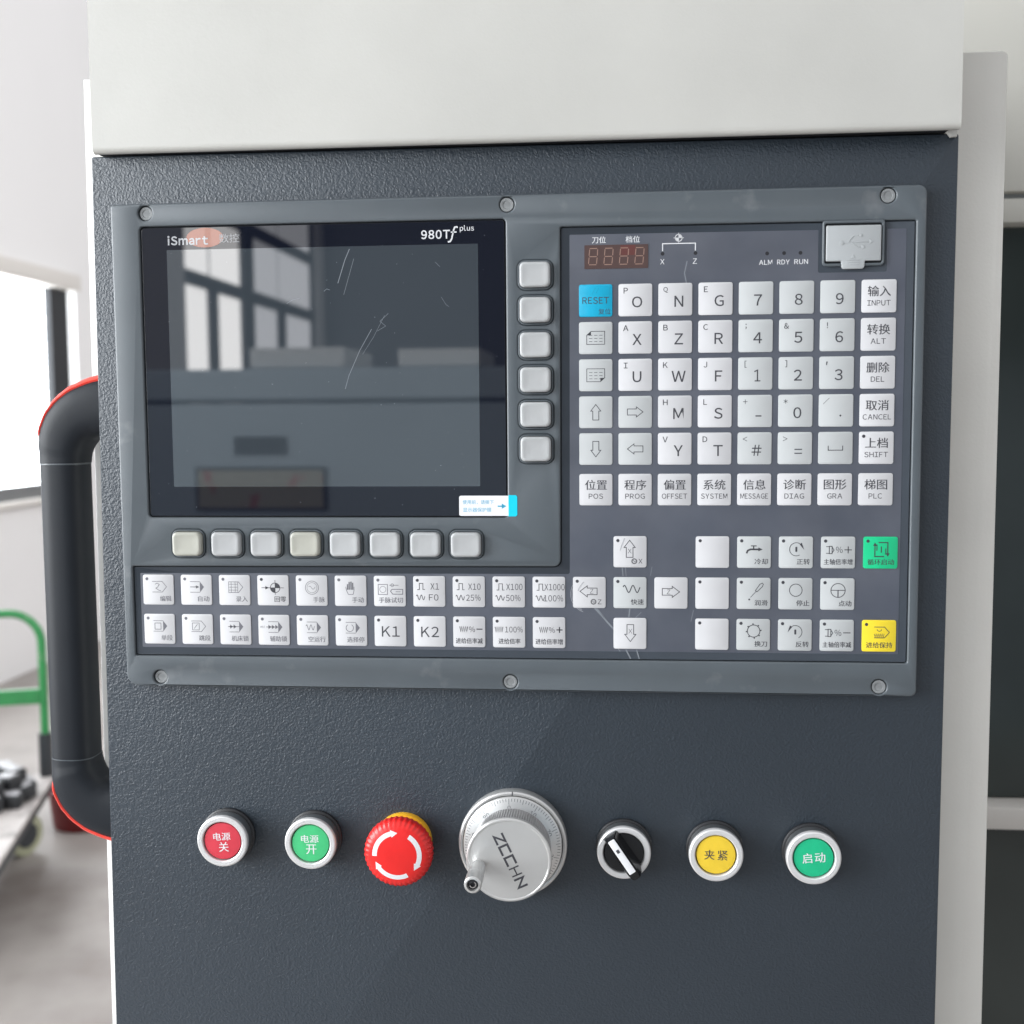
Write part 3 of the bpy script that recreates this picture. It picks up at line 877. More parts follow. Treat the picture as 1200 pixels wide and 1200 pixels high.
# ------------------------------------------------------------------ membrane keys
KW, KH = 17.1, 16.4
kmesh = {c: finish(slab(rrect(-KW / 2, -KH / 2, KW / 2, KH / 2, 1.1, 3), -.3, .25, .16, seg=1), 'key', MT[c]) for c in ('key', 'keyg', 'blue', 'green', 'yellow')}
HI = .29
def add_key(x, y, draw, colour='key', label=None, dot=True, ink='ink'):
    """x, y is the key's upper left corner"""
    cx, cy = x + KW / 2, y - KH / 2
    k = link('key', kmesh[colour], (cx, cy, -1.05), ov)
    if label: k['label'] = label
    b = bmesh.new()
    if draw: draw(b)
    if dot: poly(b, circ(-6.3, 5.9, .85, 14), HI)
    if len(b.faces):
        link('legend', finish(up(b), 'legend', MT[ink], 0), (cx, cy, -1.05), k)
    else: b.free()
    return k
def chars(main, sup=None, mx=1.2):
    def d(b):
        if main == '.': poly(b, circ(2.2, -2.6, .5, 10), HI)
        elif main == '-': ribbon(b, [(.3, -2.5), (3.3, -2.5)], .65, HI)
        elif main == '=': ribbon(b, [(-.2, -.6), (3.6, -.6)], .55, HI); ribbon(b, [(-.2, -2.6), (3.6, -2.6)], .55, HI)
        elif main == '_': ribbon(b, [(-3.6, 1.2), (-3.6, -1.1), (3.6, -1.1), (3.6, 1.2)], .42, HI)
        elif main == '1': ribbon(b, [(mx - 1.5, 1.0), (mx + .1, 1.7), (mx + .1, -3.7)], .62, HI); ribbon(b, [(mx - 1.3, -3.7), (mx + 1.6, -3.7)], .55, HI)
        elif main: text(b, main, mx, -1.0, 5.6, None, HI, bold=.008)
        if sup: text(b, sup, -4.9, 4.8, {'*': 2.3, '+': 2.3, '<': 2.4, '>': 2.4, ';': 2.8, '′': 1.8, '[': 3.5, ']': 3.5, '/': 3.2}.get(sup, 2.9), None, HI, bold=.010)
    return d
def cn(c, e, we=None):
    def d(b):
        text(b, c, .1, 2.5, 5.2, 11.2, HI, bold=.022)
        text(b, e, .0, -3.4, 2.7, we, HI, bold=.004)
    return d
def arrow(b, cx, cy, d, s=1.0):
    pts = [(-1.55, -4), (1.55, -4), (1.55, .6), (2.6, .6), (0, 4), (-2.6, .6), (-1.55, .6)]
    r = {'u': 0, 'l': PI / 2, 'd': PI, 'r': -PI / 2}[d]
    c, s_ = math.cos(r), math.sin(r)
    ribbon(b, [(cx + s * (x * c - y * s_), cy + s * (x * s_ + y * c)) for x, y in pts], .36, HI, closed=True)
def page(flip):
    def d(b):
        P_ = [(-4.6, -3.2), (4.6, -3.2), (4.6, 3.4), (-2.4, 3.4), (-4.6, 1.4)]
        if flip: P_ = [(-x, -y) for x, y in P_]; P_ = [(x, y + .1) for x, y in P_]
        ribbon(b, P_, .32, HI, closed=True)
        s = -1 if flip else 1
        poly(b, [(-4.6 * s, 1.4 * s), (-2.4 * s, 1.4 * s), (-2.4 * s, 3.4 * s)], HI)
        for yy in (1.4, -.2, -1.8):
            for xx in (-3.4, -.8, 1.8): ribbon(b, [(xx, yy), (xx + 1.7, yy)], .25, HI)
    return d
T0X, TP = 37.36, 20.258
rows_y = [83.03, 64.02, 45.0, 26.0, 6.97, -14.1]
def reset(b):
    text(b, 'RESET', 0, .1, 3.4, 13.6, HI, bold=.004); text(b, '复位', 4.6, -5.6, 2.8, 6.2, HI)
    text(b, '//', 0, 5.0, 3, 3.4, HI, bold=-.01)
table = [
    [('reset',), ('O', 'P'), ('N', 'Q'), ('G', 'E'), ('7', None), ('8', None), ('9', None), ('输入', 'INPUT')],
    [('page0',), ('X', 'A'), ('Z', 'B'), ('R', 'C'), ('4', ';'), ('5', '&'), ('6', '!'), ('转换', 'ALT')],
    [('page1',), ('U', 'I'), ('W', 'K'), ('F', 'J'), ('1', '['), ('2', ']'), ('3', '′'), ('删除', 'DEL')],
    [('au',), ('ar',), ('M', 'H'), ('S', 'L'), ('-', '+'), ('0', '*'), ('.', '/'), ('取消', 'CANCEL')],
    [('ad',), ('al',), ('Y', 'V'), ('T', 'D'), ('#', '<'), ('=', '>'), ('_', None), ('上档', 'SHIFT')],
    [('位置', 'POS'), ('程序', 'PROG'), ('偏置', 'OFFSET'), ('系统', 'SYSTEM'), ('信息', 'MESSAGE'), ('诊断', 'DIAG'), ('图形', 'GRA'), ('梯图', 'PLC')],
]
wmap = {'SYSTEM': 13.4, 'MESSAGE': 14, 'CANCEL': 14, 'OFFSET': 13, 'INPUT': 11.4}
for r, row in enumerate(table):
    for c, e in enumerate(row):
        x, y = T0X + TP * c, rows_y[r]
        if e[0] == 'reset': add_key(x, y, reset, 'blue', 'bright blue key reading RESET', False)
        elif e[0].startswith('page'): add_key(x, y, page(e[0] == 'page1'), 'keyg', 'pale grey key with a page turned ' + ('down' if e[0] == 'page1' else 'up'), False)
        elif e[0] in ('au', 'ar', 'ad', 'al'):
            add_key(x, y, lambda b, q=e[0][1]: arrow(b, 0, 0, q), 'keyg', 'pale grey key with an outlined arrow ' + {'u': 'up', 'd': 'down', 'l': 'left', 'r': 'right'}[e[0][1]], False)
        elif c == 7 or r == 5:
            add_key(x, y, cn(e[0], e[1], wmap.get(e[1])), 'key', 'white key reading ' + e[0] + ' ' + e[1], e[1] == 'SHIFT')
        else:
            g = c >= 4
            add_key(x, y, chars(e[0], e[1], 1.0 if g else (1.8 if c > 1 else .9)), 'keyg' if g else 'key',
                    ('pale grey key' if g else 'white key') + (' with a space bar bracket' if e[0] == '_' else ' marked ' + e[0] + ((' with a small ' + e[1]) if e[1] else '')), False)

G0X, GP, GW = -199.38, 21.202, .34
gy = [-46.53, -68.03, -89.54]
def nc_flag(b, cx=0.4, cy=1.6, solid=False, w=.3):
    """block symbol: square ended box with a pointed right side"""
    if solid:
        ribbon(b, [(cx - 3.8, cy + 2.9), (cx + 1.6, cy + 2.9)], w, HI); ribbon(b, [(cx - 3.8, cy - 2.9), (cx + 1.6, cy - 2.9)], w, HI)
        poly(b, [(cx + 1.6, cy - 3.0), (cx + 3.9, cy), (cx + 1.6, cy + 3.0)], HI)
    else:
        ribbon(b, [(cx - 3.8, cy + 2.9), (cx + 1.8, cy + 2.9), (cx + 4.2, cy), (cx + 1.8, cy - 2.9), (cx - 3.8, cy - 2.9)], w, HI)
def lab(b, s, w=None, cx=None):
    n = len(s); w = w or 3.15 * n
    text(b, s, (7.1 - w / 2) if cx is None else cx, -4.8, 3.0, w, HI, bold=.03)
def wave(b, cx, cy, w, hh, n=2, lw=.4):
    ribbon(b, [(cx - w / 2 + w * k / (12 * n), cy + hh / 2 * math.sin(2 * PI * k / 12 + PI / 6)) for k in range(12 * n + 1)], lw, HI)
def zig(b, cx, cy, w, hh, n=4, lw=.4):
    pts = []
    for k in range(2 * n + 1): pts.append((cx - w / 2 + w * k / (2 * n), cy + (hh / 2 if k % 2 == 0 else -hh / 2)))
    ribbon(b, pts, lw, HI)
def pulse(b, cx, cy): ribbon(b, [(cx - 2.2, cy - 1.6), (cx - 1.0, cy - 1.6), (cx - 1.0, cy + 1.7), (cx + .9, cy + 1.7), (cx + .9, cy - 1.6), (cx + 2.0, cy - 1.6)], GW, HI)
def handw(b, cx, cy, r):
    ribbon(b, circ(cx, cy, r, 24), .28, HI, closed=True); ribbon(b, circ(cx, cy, r * .76, 20), .2, HI, closed=True)
    wave(b, cx, cy, r, r * .45, 1, .25)
def k_edit(b): nc_flag(b); ribbon(b, [(-1.8, 2.9), (-.6, 3.6), (.6, 2.8), (-.4, 1.4), (-1.4, .8), (.4, -.4), (1.4, -.6)], .32, HI); lab(b, '编辑')
def k_auto(b): nc_flag(b, solid=True); ribbon(b, [(-3.4, 1.6), (1.4, 1.6)], .4, HI); poly(b, [(-.2, .7), (1.6, 1.6), (-.2, 2.5)], HI); lab(b, '自动')
def k_mdi(b):
    nc_flag(b); 
    for x in (-3.2, -1.8, .4, 1.8): ribbon(b, [(x, 4.4), (x, -1.2)], .25, HI)
    for y in (3.2, 1.6, 0): ribbon(b, [(-3.2, y), (1.8, y)], .25, HI)
    lab(b, '录入')
def k_ref(b):
    cx, cy = 1.2, 1.4
    ribbon(b, circ(cx, cy, 2.6, 24), .35, HI, closed=True)
    for q in (0, 180): poly(b, [(cx, cy)] + arc(cx, cy, 2.5, q, q + 90, 8), HI)
    ribbon(b, [(-6.3, cy), (6, cy)], .3, HI); ribbon(b, [(cx, -2.4), (cx, 5.6)], .3, HI)
    poly(b, [(-4.2, cy + .9), (-2.2, cy), (-4.2, cy - .9)], HI); lab(b, '回零')
def k_hw(b): handw(b, .2, 1.6, 3.6); lab(b, '手脉')
def k_jog(b):
    for k, (x, y1) in enumerate(((-1.6, 3.6), (-.7, 4.8), (.3, 5.0), (1.2, 4.4))): ribbon(b, [(x, .6), (x, y1)], .7, HI); 
    ribbon(b, [(-2.6, 2.2), (-2.2, .2), (-1.2, -1.9), (1.4, -1.9), (1.9, .4), (1.9, 2.2)], .3, HI); lab(b, '手动')
def k_try(b):
    ribbon(b, [(-6.2, -1.8), (-6.2, 3.6), (-1.2, 3.6), (-1.2, -1.8)], .32, HI, closed=True); ribbon(b, circ(-3.7, .9, 1.7, 14), .22, HI, closed=True)
    ribbon(b, [(-.2, 3.2), (4.8, 3.2)], .3, HI); ribbon(b, circ(1.4, 3.2, .8, 10), .25, HI, closed=True)
    ribbon(b, [(1.2, 1.0), (7, 1.0), (7, -1.6), (1.6, -1.6), (.4, .0)], .4, HI, closed=True); ribbon(b, [(3.2, -.3), (5.8, -.3)], .3, HI); lab(b, '手脉试切', 13.0)
def k_step(t, p):
    def d(b):
        n = len(t); pulse(b, -4.2 + .0 * n, 2.6); text(b, t, 3.0, 2.7, 3.4, 2.0 * n + .6, HI)
        wave(b, -4.6, -3.2, 4.6, 2.6, 2, .36); text(b, p, 2.4, -3.2, 3.4, 2.55 * len(p), HI)
    return d
def k_ax(d_, ch_, low=None):
    def d(b):
        ox, oy = {'l': (-.4, .6), 'r': (0, .6), 'u': (-.2, 1.6), 'd': (.2, .2)}[d_]
        arrow(b, ox, oy, d_, 1.12)
        tx, ty = {'l': (1.2, .6), 'r': (-1.2, .6), 'u': (-.2, .4), 'd': (.2, 1.2)}[d_]
        text(b, ch_, tx, ty, 2.4, None, HI, bold=-.01)
        if low: handw(b, 2.2, -4.9, 1.35); text(b, low, 5.4, -4.9, 2.5, None, HI)
    return d
def k_rapid(b): wave(b, .8, 2.0, 8.8, 3.8, 2, .5); lab(b, '快速', 6.6)
def k_tap(b):
    ribbon(b, [(-3.8, -.6), (-3.2, .9), (-1.8, 1.5), (2.4, 1.5)], .9, HI); ribbon(b, [(-.2, 1.3), (-.2, 3.4)], .6, HI); ribbon(b, [(-1.6, 3.3), (1.3, 3.3)], .5, HI)
    poly(b, [(2.2, .5), (4.4, 1.5), (2.2, 2.5)], HI); lab(b, '冷却', 6.8)
def k_cw(s):
    def d(b):
        a0, a1 = (-40, 320 - 60) if s > 0 else (-80, 220)
        ribbon(b, arc(.2, 1.6, 3.4, 60 if s > 0 else -60, 300 if s > 0 else 120, 22), .35, HI)
        x = .2 + 3.4 * s * .72
        poly(b, [(x - s * .9, 4.3), (x + s * .3, 5.0), (x + s * 1.5, 1.3)], HI)
        poly(b, rrect(-.3, .3, .7, 2.9, .2, 2), HI); lab(b, '正转' if s > 0 else '反转', 6.6)
    return d
def k_spin(sign, name):
    def d(b):
        ribbon(b, [(-6, 3.0), (-4.6, 3.0)], .35, HI); ribbon(b, [(-6, -.4), (-4.6, -.4)], .35, HI); ribbon(b, [(-4.4, 3.2), (-4.4, -.6), (-3.0, -.6), (-3.0, 3.2)], .4, HI, closed=True)
        ribbon(b, [(-3.0, 2.8), (-2.0, 1.3), (-3.0, -.2)], .35, HI)
        text(b, '%', .6, 1.4, 3.2, 3.4, HI)
        ribbon(b, [(3.2, 1.4), (6.9, 1.4)], .45, HI)
        if sign == '+': ribbon(b, [(5.05, 3.2), (5.05, -.4)], .45, HI)
        lab(b, name, 14.4, 0.1)
    return d
def k_oil(b):
    ribbon(b, [(.9, 1.6), (3.2, 4.9), (4.4, 5.5), (4.9, 4.9), (4.5, 3.7), (1.7, .9)], .35, HI, closed=True); ribbon(b, [(1.2, 1.1), (-1.6, -2.0)], .3, HI)
    poly(b, circ(-2.2, -3.1, .5, 8), HI); lab(b, '润滑', 6.6)
def k_stop(b): ribbon(b, circ(.2, 1.9, 3.2, 26), .38, HI, closed=True); lab(b, '停止', 6.6)
def k_jogs(b):
    ribbon(b, circ(.3, 1.9, 3.6, 26), .38, HI, closed=True); ribbon(b, [(-3.2, 2.0), (3.8, 2.0)], .38, HI); ribbon(b, [(.3, 1.9), (.3, -1.6)], .5, HI); lab(b, '点动', 6.4)
def k_tool(b):
    ribbon(b, circ(.2, 1.9, 3.2, 26), .4, HI, closed=True)
    for q in range(8): a = q * PI / 4 + .1; poly(b, circ(.2 + 3.7 * math.cos(a), 1.9 + 3.7 * math.sin(a), .42, 6), HI)
    lab(b, '换刀', 6.4)
def k_single(b): nc_flag(b, solid=True); ribbon(b, rrect(-2.6, -.2, .8, 3.2, .1, 1), .35, HI, closed=True); lab(b, '单段')
def k_skip(b): nc_flag(b); ribbon(b, rrect(-2.8, -.4, 1.0, 3.4, .1, 1), .3, HI, closed=True); ribbon(b, [(-1.8, .4), (0, 2.7)], .3, HI); lab(b, '跳段')
def k_lock(n):
    def d(b):
        nc_flag(b, cx=.8 if n > 2 else .4, solid=True)
        x0 = -4.2
        ribbon(b, [(x0, 1.6), (2.0, 1.6)], .35, HI)
        for q in range(n): poly(b, [(x0 + 1.2 + 1.9 * q, .4), (x0 + 2.8 + 1.9 * q, 1.6), (x0 + 1.2 + 1.9 * q, 2.8)], HI)
        if n > 2: text(b, 'MST', -6.2, 1.6, 1.2, 2.6, HI)
        lab(b, '机床锁' if n == 2 else '辅助锁', 9.4)
    return d
def k_dry(b): nc_flag(b, solid=True, cx=.8); wave(b, -1.2, 1.6, 4.6, 2.8, 2, .32); lab(b, '空运行', 9.4)
def k_opt(b): nc_flag(b, solid=True, cx=.8); ribbon(b, arc(-.8, 1.5, 2.0, -240, 60, 16), .32, HI); lab(b, '选择停', 9.4)
def k_plain(t):
    def d(b): text(b, t, .2, -.2, 5.6, None, HI, bold=.004)
    return d
def k_feed(t, name):
    def d(b):
        if t == '100': zig(b, -5.3, 1.5, 4.2, 2.8, 4, .4); text(b, '100%', 2.6, 1.5, 3.2, 9.4, HI)
        else:
            zig(b, -2.9, 1.5, 4.2, 2.8, 4, .42); text(b, '%', 1.5, 1.4, 3.0, 3.2, HI); ribbon(b, [(3.9, 1.5), (7.1, 1.5)], .6, HI)
            if t == '+': ribbon(b, [(5.5, 3.1), (5.5, -.1)], .6, HI)
        lab(b, name, 14.4 if len(name) == 5 else 11.6, 0 if len(name) == 5 else .2)
    return d
def k_start(b):
    for s in (1, -1):
        ribbon(b, [(.4 - 1.4 * s, 1.6 + 3.6 * s), (.4 + 3.2 * s, 1.6 + 3.6 * s), (.4 + 3.2 * s, 1.6 - 2.0 * s)], .55, HI)
        ribbon(b, [(.4 - 2.2 * s, 1.6 + 2.6 * s), (.4 - 2.2 * s, 1.6 - .6 * s)], .45, HI)
        poly(b, [(.4 + s * 2.2, 1.6 - s * 1.9), (.4 + s * 4.2, 1.6 - s * 1.9), (.4 + s * 3.2, 1.6 - s * 3.6)], HI)
    ribbon(b, [(.4, .0), (.4, 3.2)], .55, HI); lab(b, '循环启动', 13.2, .2)
def k_hold(b):
    ribbon(b, [(-2.4, 4.6), (2.8, 4.6), (5.2, 1.8), (2.8, -1.0), (-2.4, -1.0)], .38, HI); zig(b, .1, .2, 5.0, 1.7, 5, .32)
    ribbon(b, arc(.2, 3.6, 1.2, 190, 350, 8), .3, HI); lab(b, '进给保持', 13.2, .2)
def gk(c, r, fn, colour='key', label='', dot=True, ink='ink'):
    add_key(G0X + GP * c, gy[r], fn, colour, label, dot, ink)
for c, fn, n in ((0, k_edit, '编辑'), (1, k_auto, '自动'), (2, k_mdi, '录入'), (3, k_ref, '回零'), (4, k_hw, '手脉'), (5, k_jog, '手动'), (6, k_try, '手脉试切'),
                 (7, k_step('X1', 'F0'), 'X1 F0'), (8, k_step('X10', '25%'), 'X10 25%'), (9, k_step('X100', '50%'), 'X100 50%'), (10, k_step('X1000', '100%'), 'X1000 100%')):
    gk(c, 1, fn, 'key', 'white key reading ' + n, ink='inkl' if c < 7 and c != 3 else 'ink')
for c, fn, n in ((0, k_single, '单段'), (1, k_skip, '跳段'), (2, k_lock(2), '机床锁'), (3, k_lock(3), '辅助锁'), (4, k_dry, '空运行'), (5, k_opt, '选择停'), (6, k_plain('K1'), 'K1'), (7, k_plain('K2'), 'K2'),
                 (8, k_feed('-', '进给倍率减'), '进给倍率减'), (9, k_feed('100', '进给倍率'), '100% 进给倍率'), (10, k_feed('+', '进给倍率增'), '进给倍率增')):
    gk(c, 2, fn, 'key', 'white key reading ' + n, ink='inkl' if c < 6 else 'ink')
gk(12, 0, k_ax('u', 'X', 'X'), 'key', 'white key with an X arrow up')
gk(11, 1, k_ax('l', 'Z', 'Z'), 'key', 'white key with a Z arrow left')
gk(12, 1, k_rapid, 'keyg', 'grey key reading 快速 under a wave')
gk(13, 1, k_ax('r', 'Z'), 'key', 'white key with a Z arrow right', False)
gk(12, 2, k_ax('d', 'X'), 'key', 'white key with an X arrow down', False)
for r in (0, 1, 2): gk(14, r, None, 'key', ('upper', 'middle', 'lower')[r] + ' blank white key with a dot')
gk(15, 0, k_tap, 'keyg', 'pale key reading 冷却 with a tap'); gk(16, 0, k_cw(1), 'keyg', 'pale key reading 正转'); gk(17, 0, k_spin('+', '主轴倍率增'), 'keyg', 'pale key reading 主轴倍率增')
gk(18, 0, k_start, 'green', 'green key reading 循环启动')
gk(15, 1, k_oil, 'keyg', 'pale key reading 润滑 with an oil drip'); gk(16, 1, k_stop, 'keyg', 'pale key reading 停止 with a circle'); gk(17, 1, k_jogs, 'keyg', 'pale key reading 点动')
gk(15, 2, k_tool, 'keyg', 'pale key reading 换刀'); gk(16, 2, k_cw(-1), 'keyg', 'pale key reading 反转'); gk(17, 2, k_spin('-', '主轴倍率减'), 'keyg', 'pale key reading 主轴倍率减')
gk(18, 2, k_hold, 'yellow', 'yellow key reading 进给保持')

# scuffs across the overlay by the axis keys
b = bmesh.new()
def sc(pts, w, h=-1.17): ribbon(b, pts, w, h)
ringc = (52.0, -76.2)
sc([(59.5, -62.6), (60.0, -67.5)], .5); sc([(61.2, -62.8), (61.6, -67.6)], .35); sc([(75.0, -62.5), (74.2, -67.3)], .3)
sc([(45.2, -84.6), (49.0, -88.5), (52.2, -92.4), (57.0, -97.6)], .9); sc([(46.2, -84.5), (50.5, -89.6)], .4)
sc([(63.5, -84.6), (63.0, -89.3)], .7); sc([(57.0, -89.5), (55.0, -92.0), (56.0, -94.5)], .5); sc([(69.5, -86.5), (66.5, -89.4)], .35)
sc([(61.5, -106.4), (64.0, -111.2)], .7); sc([(67.0, -106.4), (68.5, -111.2)], .6); sc([(56.0, -104), (58.5, -107.4)], .5)
sc([(96.5, -85.2), (95.2, -91.2)], .35); sc([(78.6, -72.6), (77.2, -76)], .5)
sc([(92, 83), (91, 88), (92.3, 94)], .5)
cpart('overlay_scuffs', up(b), MT['scratch'], par=ov, sm=0, kind='stuff')
b = bmesh.new()
for q in range(5): ribbon(b, arc(42.6 + .2 * q, -77.2, 10.0 - .5 * q, 145 + 9 * q, 250 - 6 * q, 14), .22, -1.16)
ribbon(b, [(60.8, -47.6), (59.4, -51), (58.4, -54)], .35, -.72); ribbon(b, [(39.6, -70.5), (37.2, -73.6), (36.4, -75.5)], .35, -.72)
cpart('film_crease', up(b), MT['crease'], par=ov, sm=0, kind='stuff')

# ------------------------------------------------------------------ sticker on the screen corner
st = thing('film_sticker', 'small white sticker with a cyan end on the lower right corner of the screen', 'sticker', (-10.5, -30.6, 0))
part('white_part', slab(rrect(-25.7, -35.9, .3, -25.3, (1, 0, 0, 1)), .06, .2), MT['paper'], (0, 0, 0), st, 0)
part('cyan_end', slab(rrect(.3, -36.2, 4.9, -25.0, (0, 1.1, 1.1, 0)), .06, .22), MT['cyan'], (0, 0, 0), st, 0)
b = bmesh.new()
text(b, '使用前，请撕下', -15.6, -28.7, 2.3, 16.4, .23); text(b, '显示器保护膜', -16.2, -32.7, 2.3, 15.0, .23)
ribbon(b, [(-5.4, -30.8), (-2.8, -30.8)], .7, .23); poly(b, [(-3.2, -32.2), (-.8, -30.8), (-3.2, -29.4)], .23)
part('lettering', up(b), MT['cyanp'], (0, 0, 0), st, 0)

# ================================================================== BUTTONS BELOW
YF = -6.0
ring_me = finish(lathe([(13.9, 9.2), (14.2, 9.6), (14.2, 10.9), (13.9, 11.6), (13.3, 12.0), (11.4, 12.0), (10.95, 11.7), (10.75, 11.2), (10.7, 8.0)], 72), 'ring', MT['ring'], 25)
body_me = finish(lathe([(13.5, 0), (13.5, 3.0), (13.9, 3.4), (13.9, 9.3)], 72), 'ring_body', MT['steel'], 25)
collar_me = finish(lathe([(15.0, 0), (15.0, 1.8), (14.3, 2.3), (13.0, 2.4)], 64), 'collar', MT['collar'], 35)
dark_me = finish(lathe([(10.72, 9.4), (10.0, 9.4)], 48), 'gap', MT['recess'], 35)
def cap_me(m):
    return finish(lathe([(10.25, 7.0), (10.25, 10.6), (10.0, 11.0), (9.4, 11.1), (0, 11.1)], 64), 'cap', MT[m], 35)
def push_button(x, m, words, ink, label, tilt=0, y=-213.3, group='push buttons on the dark plate'):
    t = thing('push_button', label, 'push button', (x, y, YF), group)
    link('collar', collar_me, (x, y, YF), t)
    r = link('ring', ring_me, (x, y, YF), t); link('gap', dark_me, (x, y, YF), r); link('ring_body', body_me, (x, y, YF), t)
    c = link('cap', cap_me(m), (x, y, YF), t)
    b = bmesh.new()
    for s, cx, cy, h_, w_ in words:
        ca, sa = math.cos(tilt), math.sin(tilt)
        text(b, s, cx * ca - cy * sa, cx * sa + cy * ca, h_, w_, 11.16, rot=tilt, bold=.02)
    link('legend', finish(up(b), 'legend', MT[ink], 0), (x, y, YF), c)
    return t
push_button(-157.0, 'red', [('电源', -.2, 2.6, 4.3, 9.6), ('关', .4, -3.2, 5.4, None)], 'white', 'red push button with a silver ring reading 电源关', .06)
push_button(-108.2, 'grn', [('电源', -.2, 2.6, 4.3, 9.6), ('开', .4, -3.2, 5.4, None)], 'white', 'mid green push button reading 电源开, right beside the red push button', .02)
push_button(108.5, 'yel', [('夹', -3.4, 0, 5.3, None), ('紧', 3.4, 0, 5.3, None)], 'ink', 'yellow push button with a silver ring reading 夹紧', -.02, -213.6)
push_button(158.6, 'grn2', [('启', -3.3, 0, 5.3, None), ('动', 3.3, 0, 5.3, None)], 'white', 'teal green push button reading 启动 at the right end of the row', .09, -213.7)

# emergency stop
es = thing('emergency_stop', 'red mushroom emergency stop button with three white arrows on a yellow base', 'stop button', (-59.2, -214.8, YF))
part('base_ring', lathe([(15.5, 0), (15.5, 2.8), (15.1, 3.6), (11, 3.8), (11, 5)], 64), MT['ylw'], (-58.9, -214.0, YF), es)
part('stem', lathe([(11, 2), (11, 12)], 40), MT['estop'], (-59.2, -214.6, YF), es)
NK = 40
def kn(r, h, a):
    return r - (.45 * (0.5 + .5 * math.cos(NK * a)) if 9 < h < 19 and r > 16.5 else 0)
head = lathe([(10, 8.2), (15.5, 9.2), (17.6, 10.4), (18.5, 12.4), (18.5, 16.2), (18.1, 17.7), (17.0, 18.9), (15.0, 19.9), (12.5, 20.5), (9.5, 20.9), (5, 21.2), (0, 21.3)], NK * 6, rfun=kn)
eh = part('mushroom_head', head, MT['estop'], (-59.0, -214.8, YF), es, 40)
def dome(r):
    prof = [(0, 21.3), (5, 21.2), (9.5, 20.9), (12.5, 20.5), (15, 19.9), (17, 18.9)]
    for (r0, h0), (r1, h1) in zip(prof, prof[1:]):
        if r <= r1: return h0 + (h1 - h0) * (r - r0) / (r1 - r0)
    return 18.9
b = bmesh.new()
for a0, a1 in ((183, 88), (58, -42), (-63, -162)):
    ra, hw = 12.0, 1.25; n = 16; rows = []
    for k in range(n + 1):
        a = math.radians(a0 + (a1 - a0) * .84 * k / n)
        rows.append([b.verts.new((q * math.cos(a), q * math.sin(a), dome(q) + .06)) for q in (ra - hw, ra, ra + hw)])
    for A, B in zip(rows, rows[1:]):
        for k in range(2): b.faces.new((A[k], A[k + 1], B[k + 1], B[k]))
    t0 = math.radians(a0 + (a1 - a0) * .82); t1 = math.radians(a1)
    V = [b.verts.new((q * math.cos(a), q * math.sin(a), dome(q) + .08)) for q, a in ((ra - 2.0, t0), (ra, t0), (ra + 2.0, t0), (ra + .1, t1))]
    b.faces.new((V[0], V[1], V[3])); b.faces.new((V[1], V[2], V[3]))
bmesh.ops.recalc_face_normals(b, faces=b.faces)
part('arrows', up(b), MT['white'], (-59.0, -214.8, YF), eh, 60)

# hand wheel
HX, HY = 1.2, -212.6
hw = thing('hand_wheel', 'silver pulse hand wheel with a graduated dial and a crank knob', 'hand wheel', (HX, HY, YF))
part('base_rim', lathe([(28.9, 0), (29.3, 5.6), (28.9, 6.6), (28.0, 7.0), (27.0, 6.8), (26.9, 5.5)], 96), MT['alu_satin'], (HX, HY, YF), hw)
dl = part('dial', lathe([(26.6, 4.5), (26.6, 7.4), (26.2, 7.9), (21.0, 9.6), (17, 10.2), (17, 12)], 96), MT['alu'], (HX, HY, YF), hw)
def dialh(r): return 7.9 + (26.2 - r) / 5.2 * 1.7
b = bmesh.new()
for k in range(100):
    a = PI / 2 + .07 - 2 * PI * k / 100
    r0, r1 = (25.7, 22.8 if k % 10 == 0 else (23.4 if k % 5 == 0 else 24.2)); wd = .13
    d = Vector((math.cos(a), math.sin(a))); n_ = Vector((-d.y, d.x)) * wd
    vs = []
    for r, s in ((r0, 1), (r0, -1), (r1, -1), (r1, 1)):
        q = d * r + n_ * s; vs.append(b.verts.new((q.x, q.y, dialh(r) + .05)))
    b.faces.new(vs)
up(b)
part('graduations', b, MT['inkl'], (HX, HY, YF), dl, 0)
b = bmesh.new()
for k in range(10):
    a = PI / 2 + .07 - 2 * PI * k / 10
    text(b, str(k * 10), 21.3 * math.cos(a), 21.3 * math.sin(a), 2.3, None, 9.6, rot=a - PI / 2)
part('numerals', up(b), MT['inkl'], (HX, HY, YF), dl, 0)
b = bmesh.new(); ribbon(b, [(.0, 27.0), (.1, 29.2)], .5, 7.1)
part('index_mark', up(b), MT['ink'], (HX, HY, YF), hw, 0)
NKn = 96
def kn2(r, h, a):
    if 13 < h < 25 and r > 19: return r - .55 * (.5 + .5 * math.cos(NKn * a))
    return r
sk_ = part('knurled_cap', lathe([(20.2, 8.6), (20.8, 9.6), (20.8, 13.5), (20.8, 24.5), (21.4, 25.4), (22.1, 26.2)], NKn * 4, rfun=kn2), MT['knurl'], (HX, HY, YF), hw, 25)
cf = part('cap_face', lathe([(22.1, 26.2), (22.3, 27.0), (22.2, 28.3), (21.6, 29.0), (20.9, 29.0), (20.5, 28.7), (0, 28.7)], 96), MT['alu_satin'], (HX, HY, YF), hw, 25)
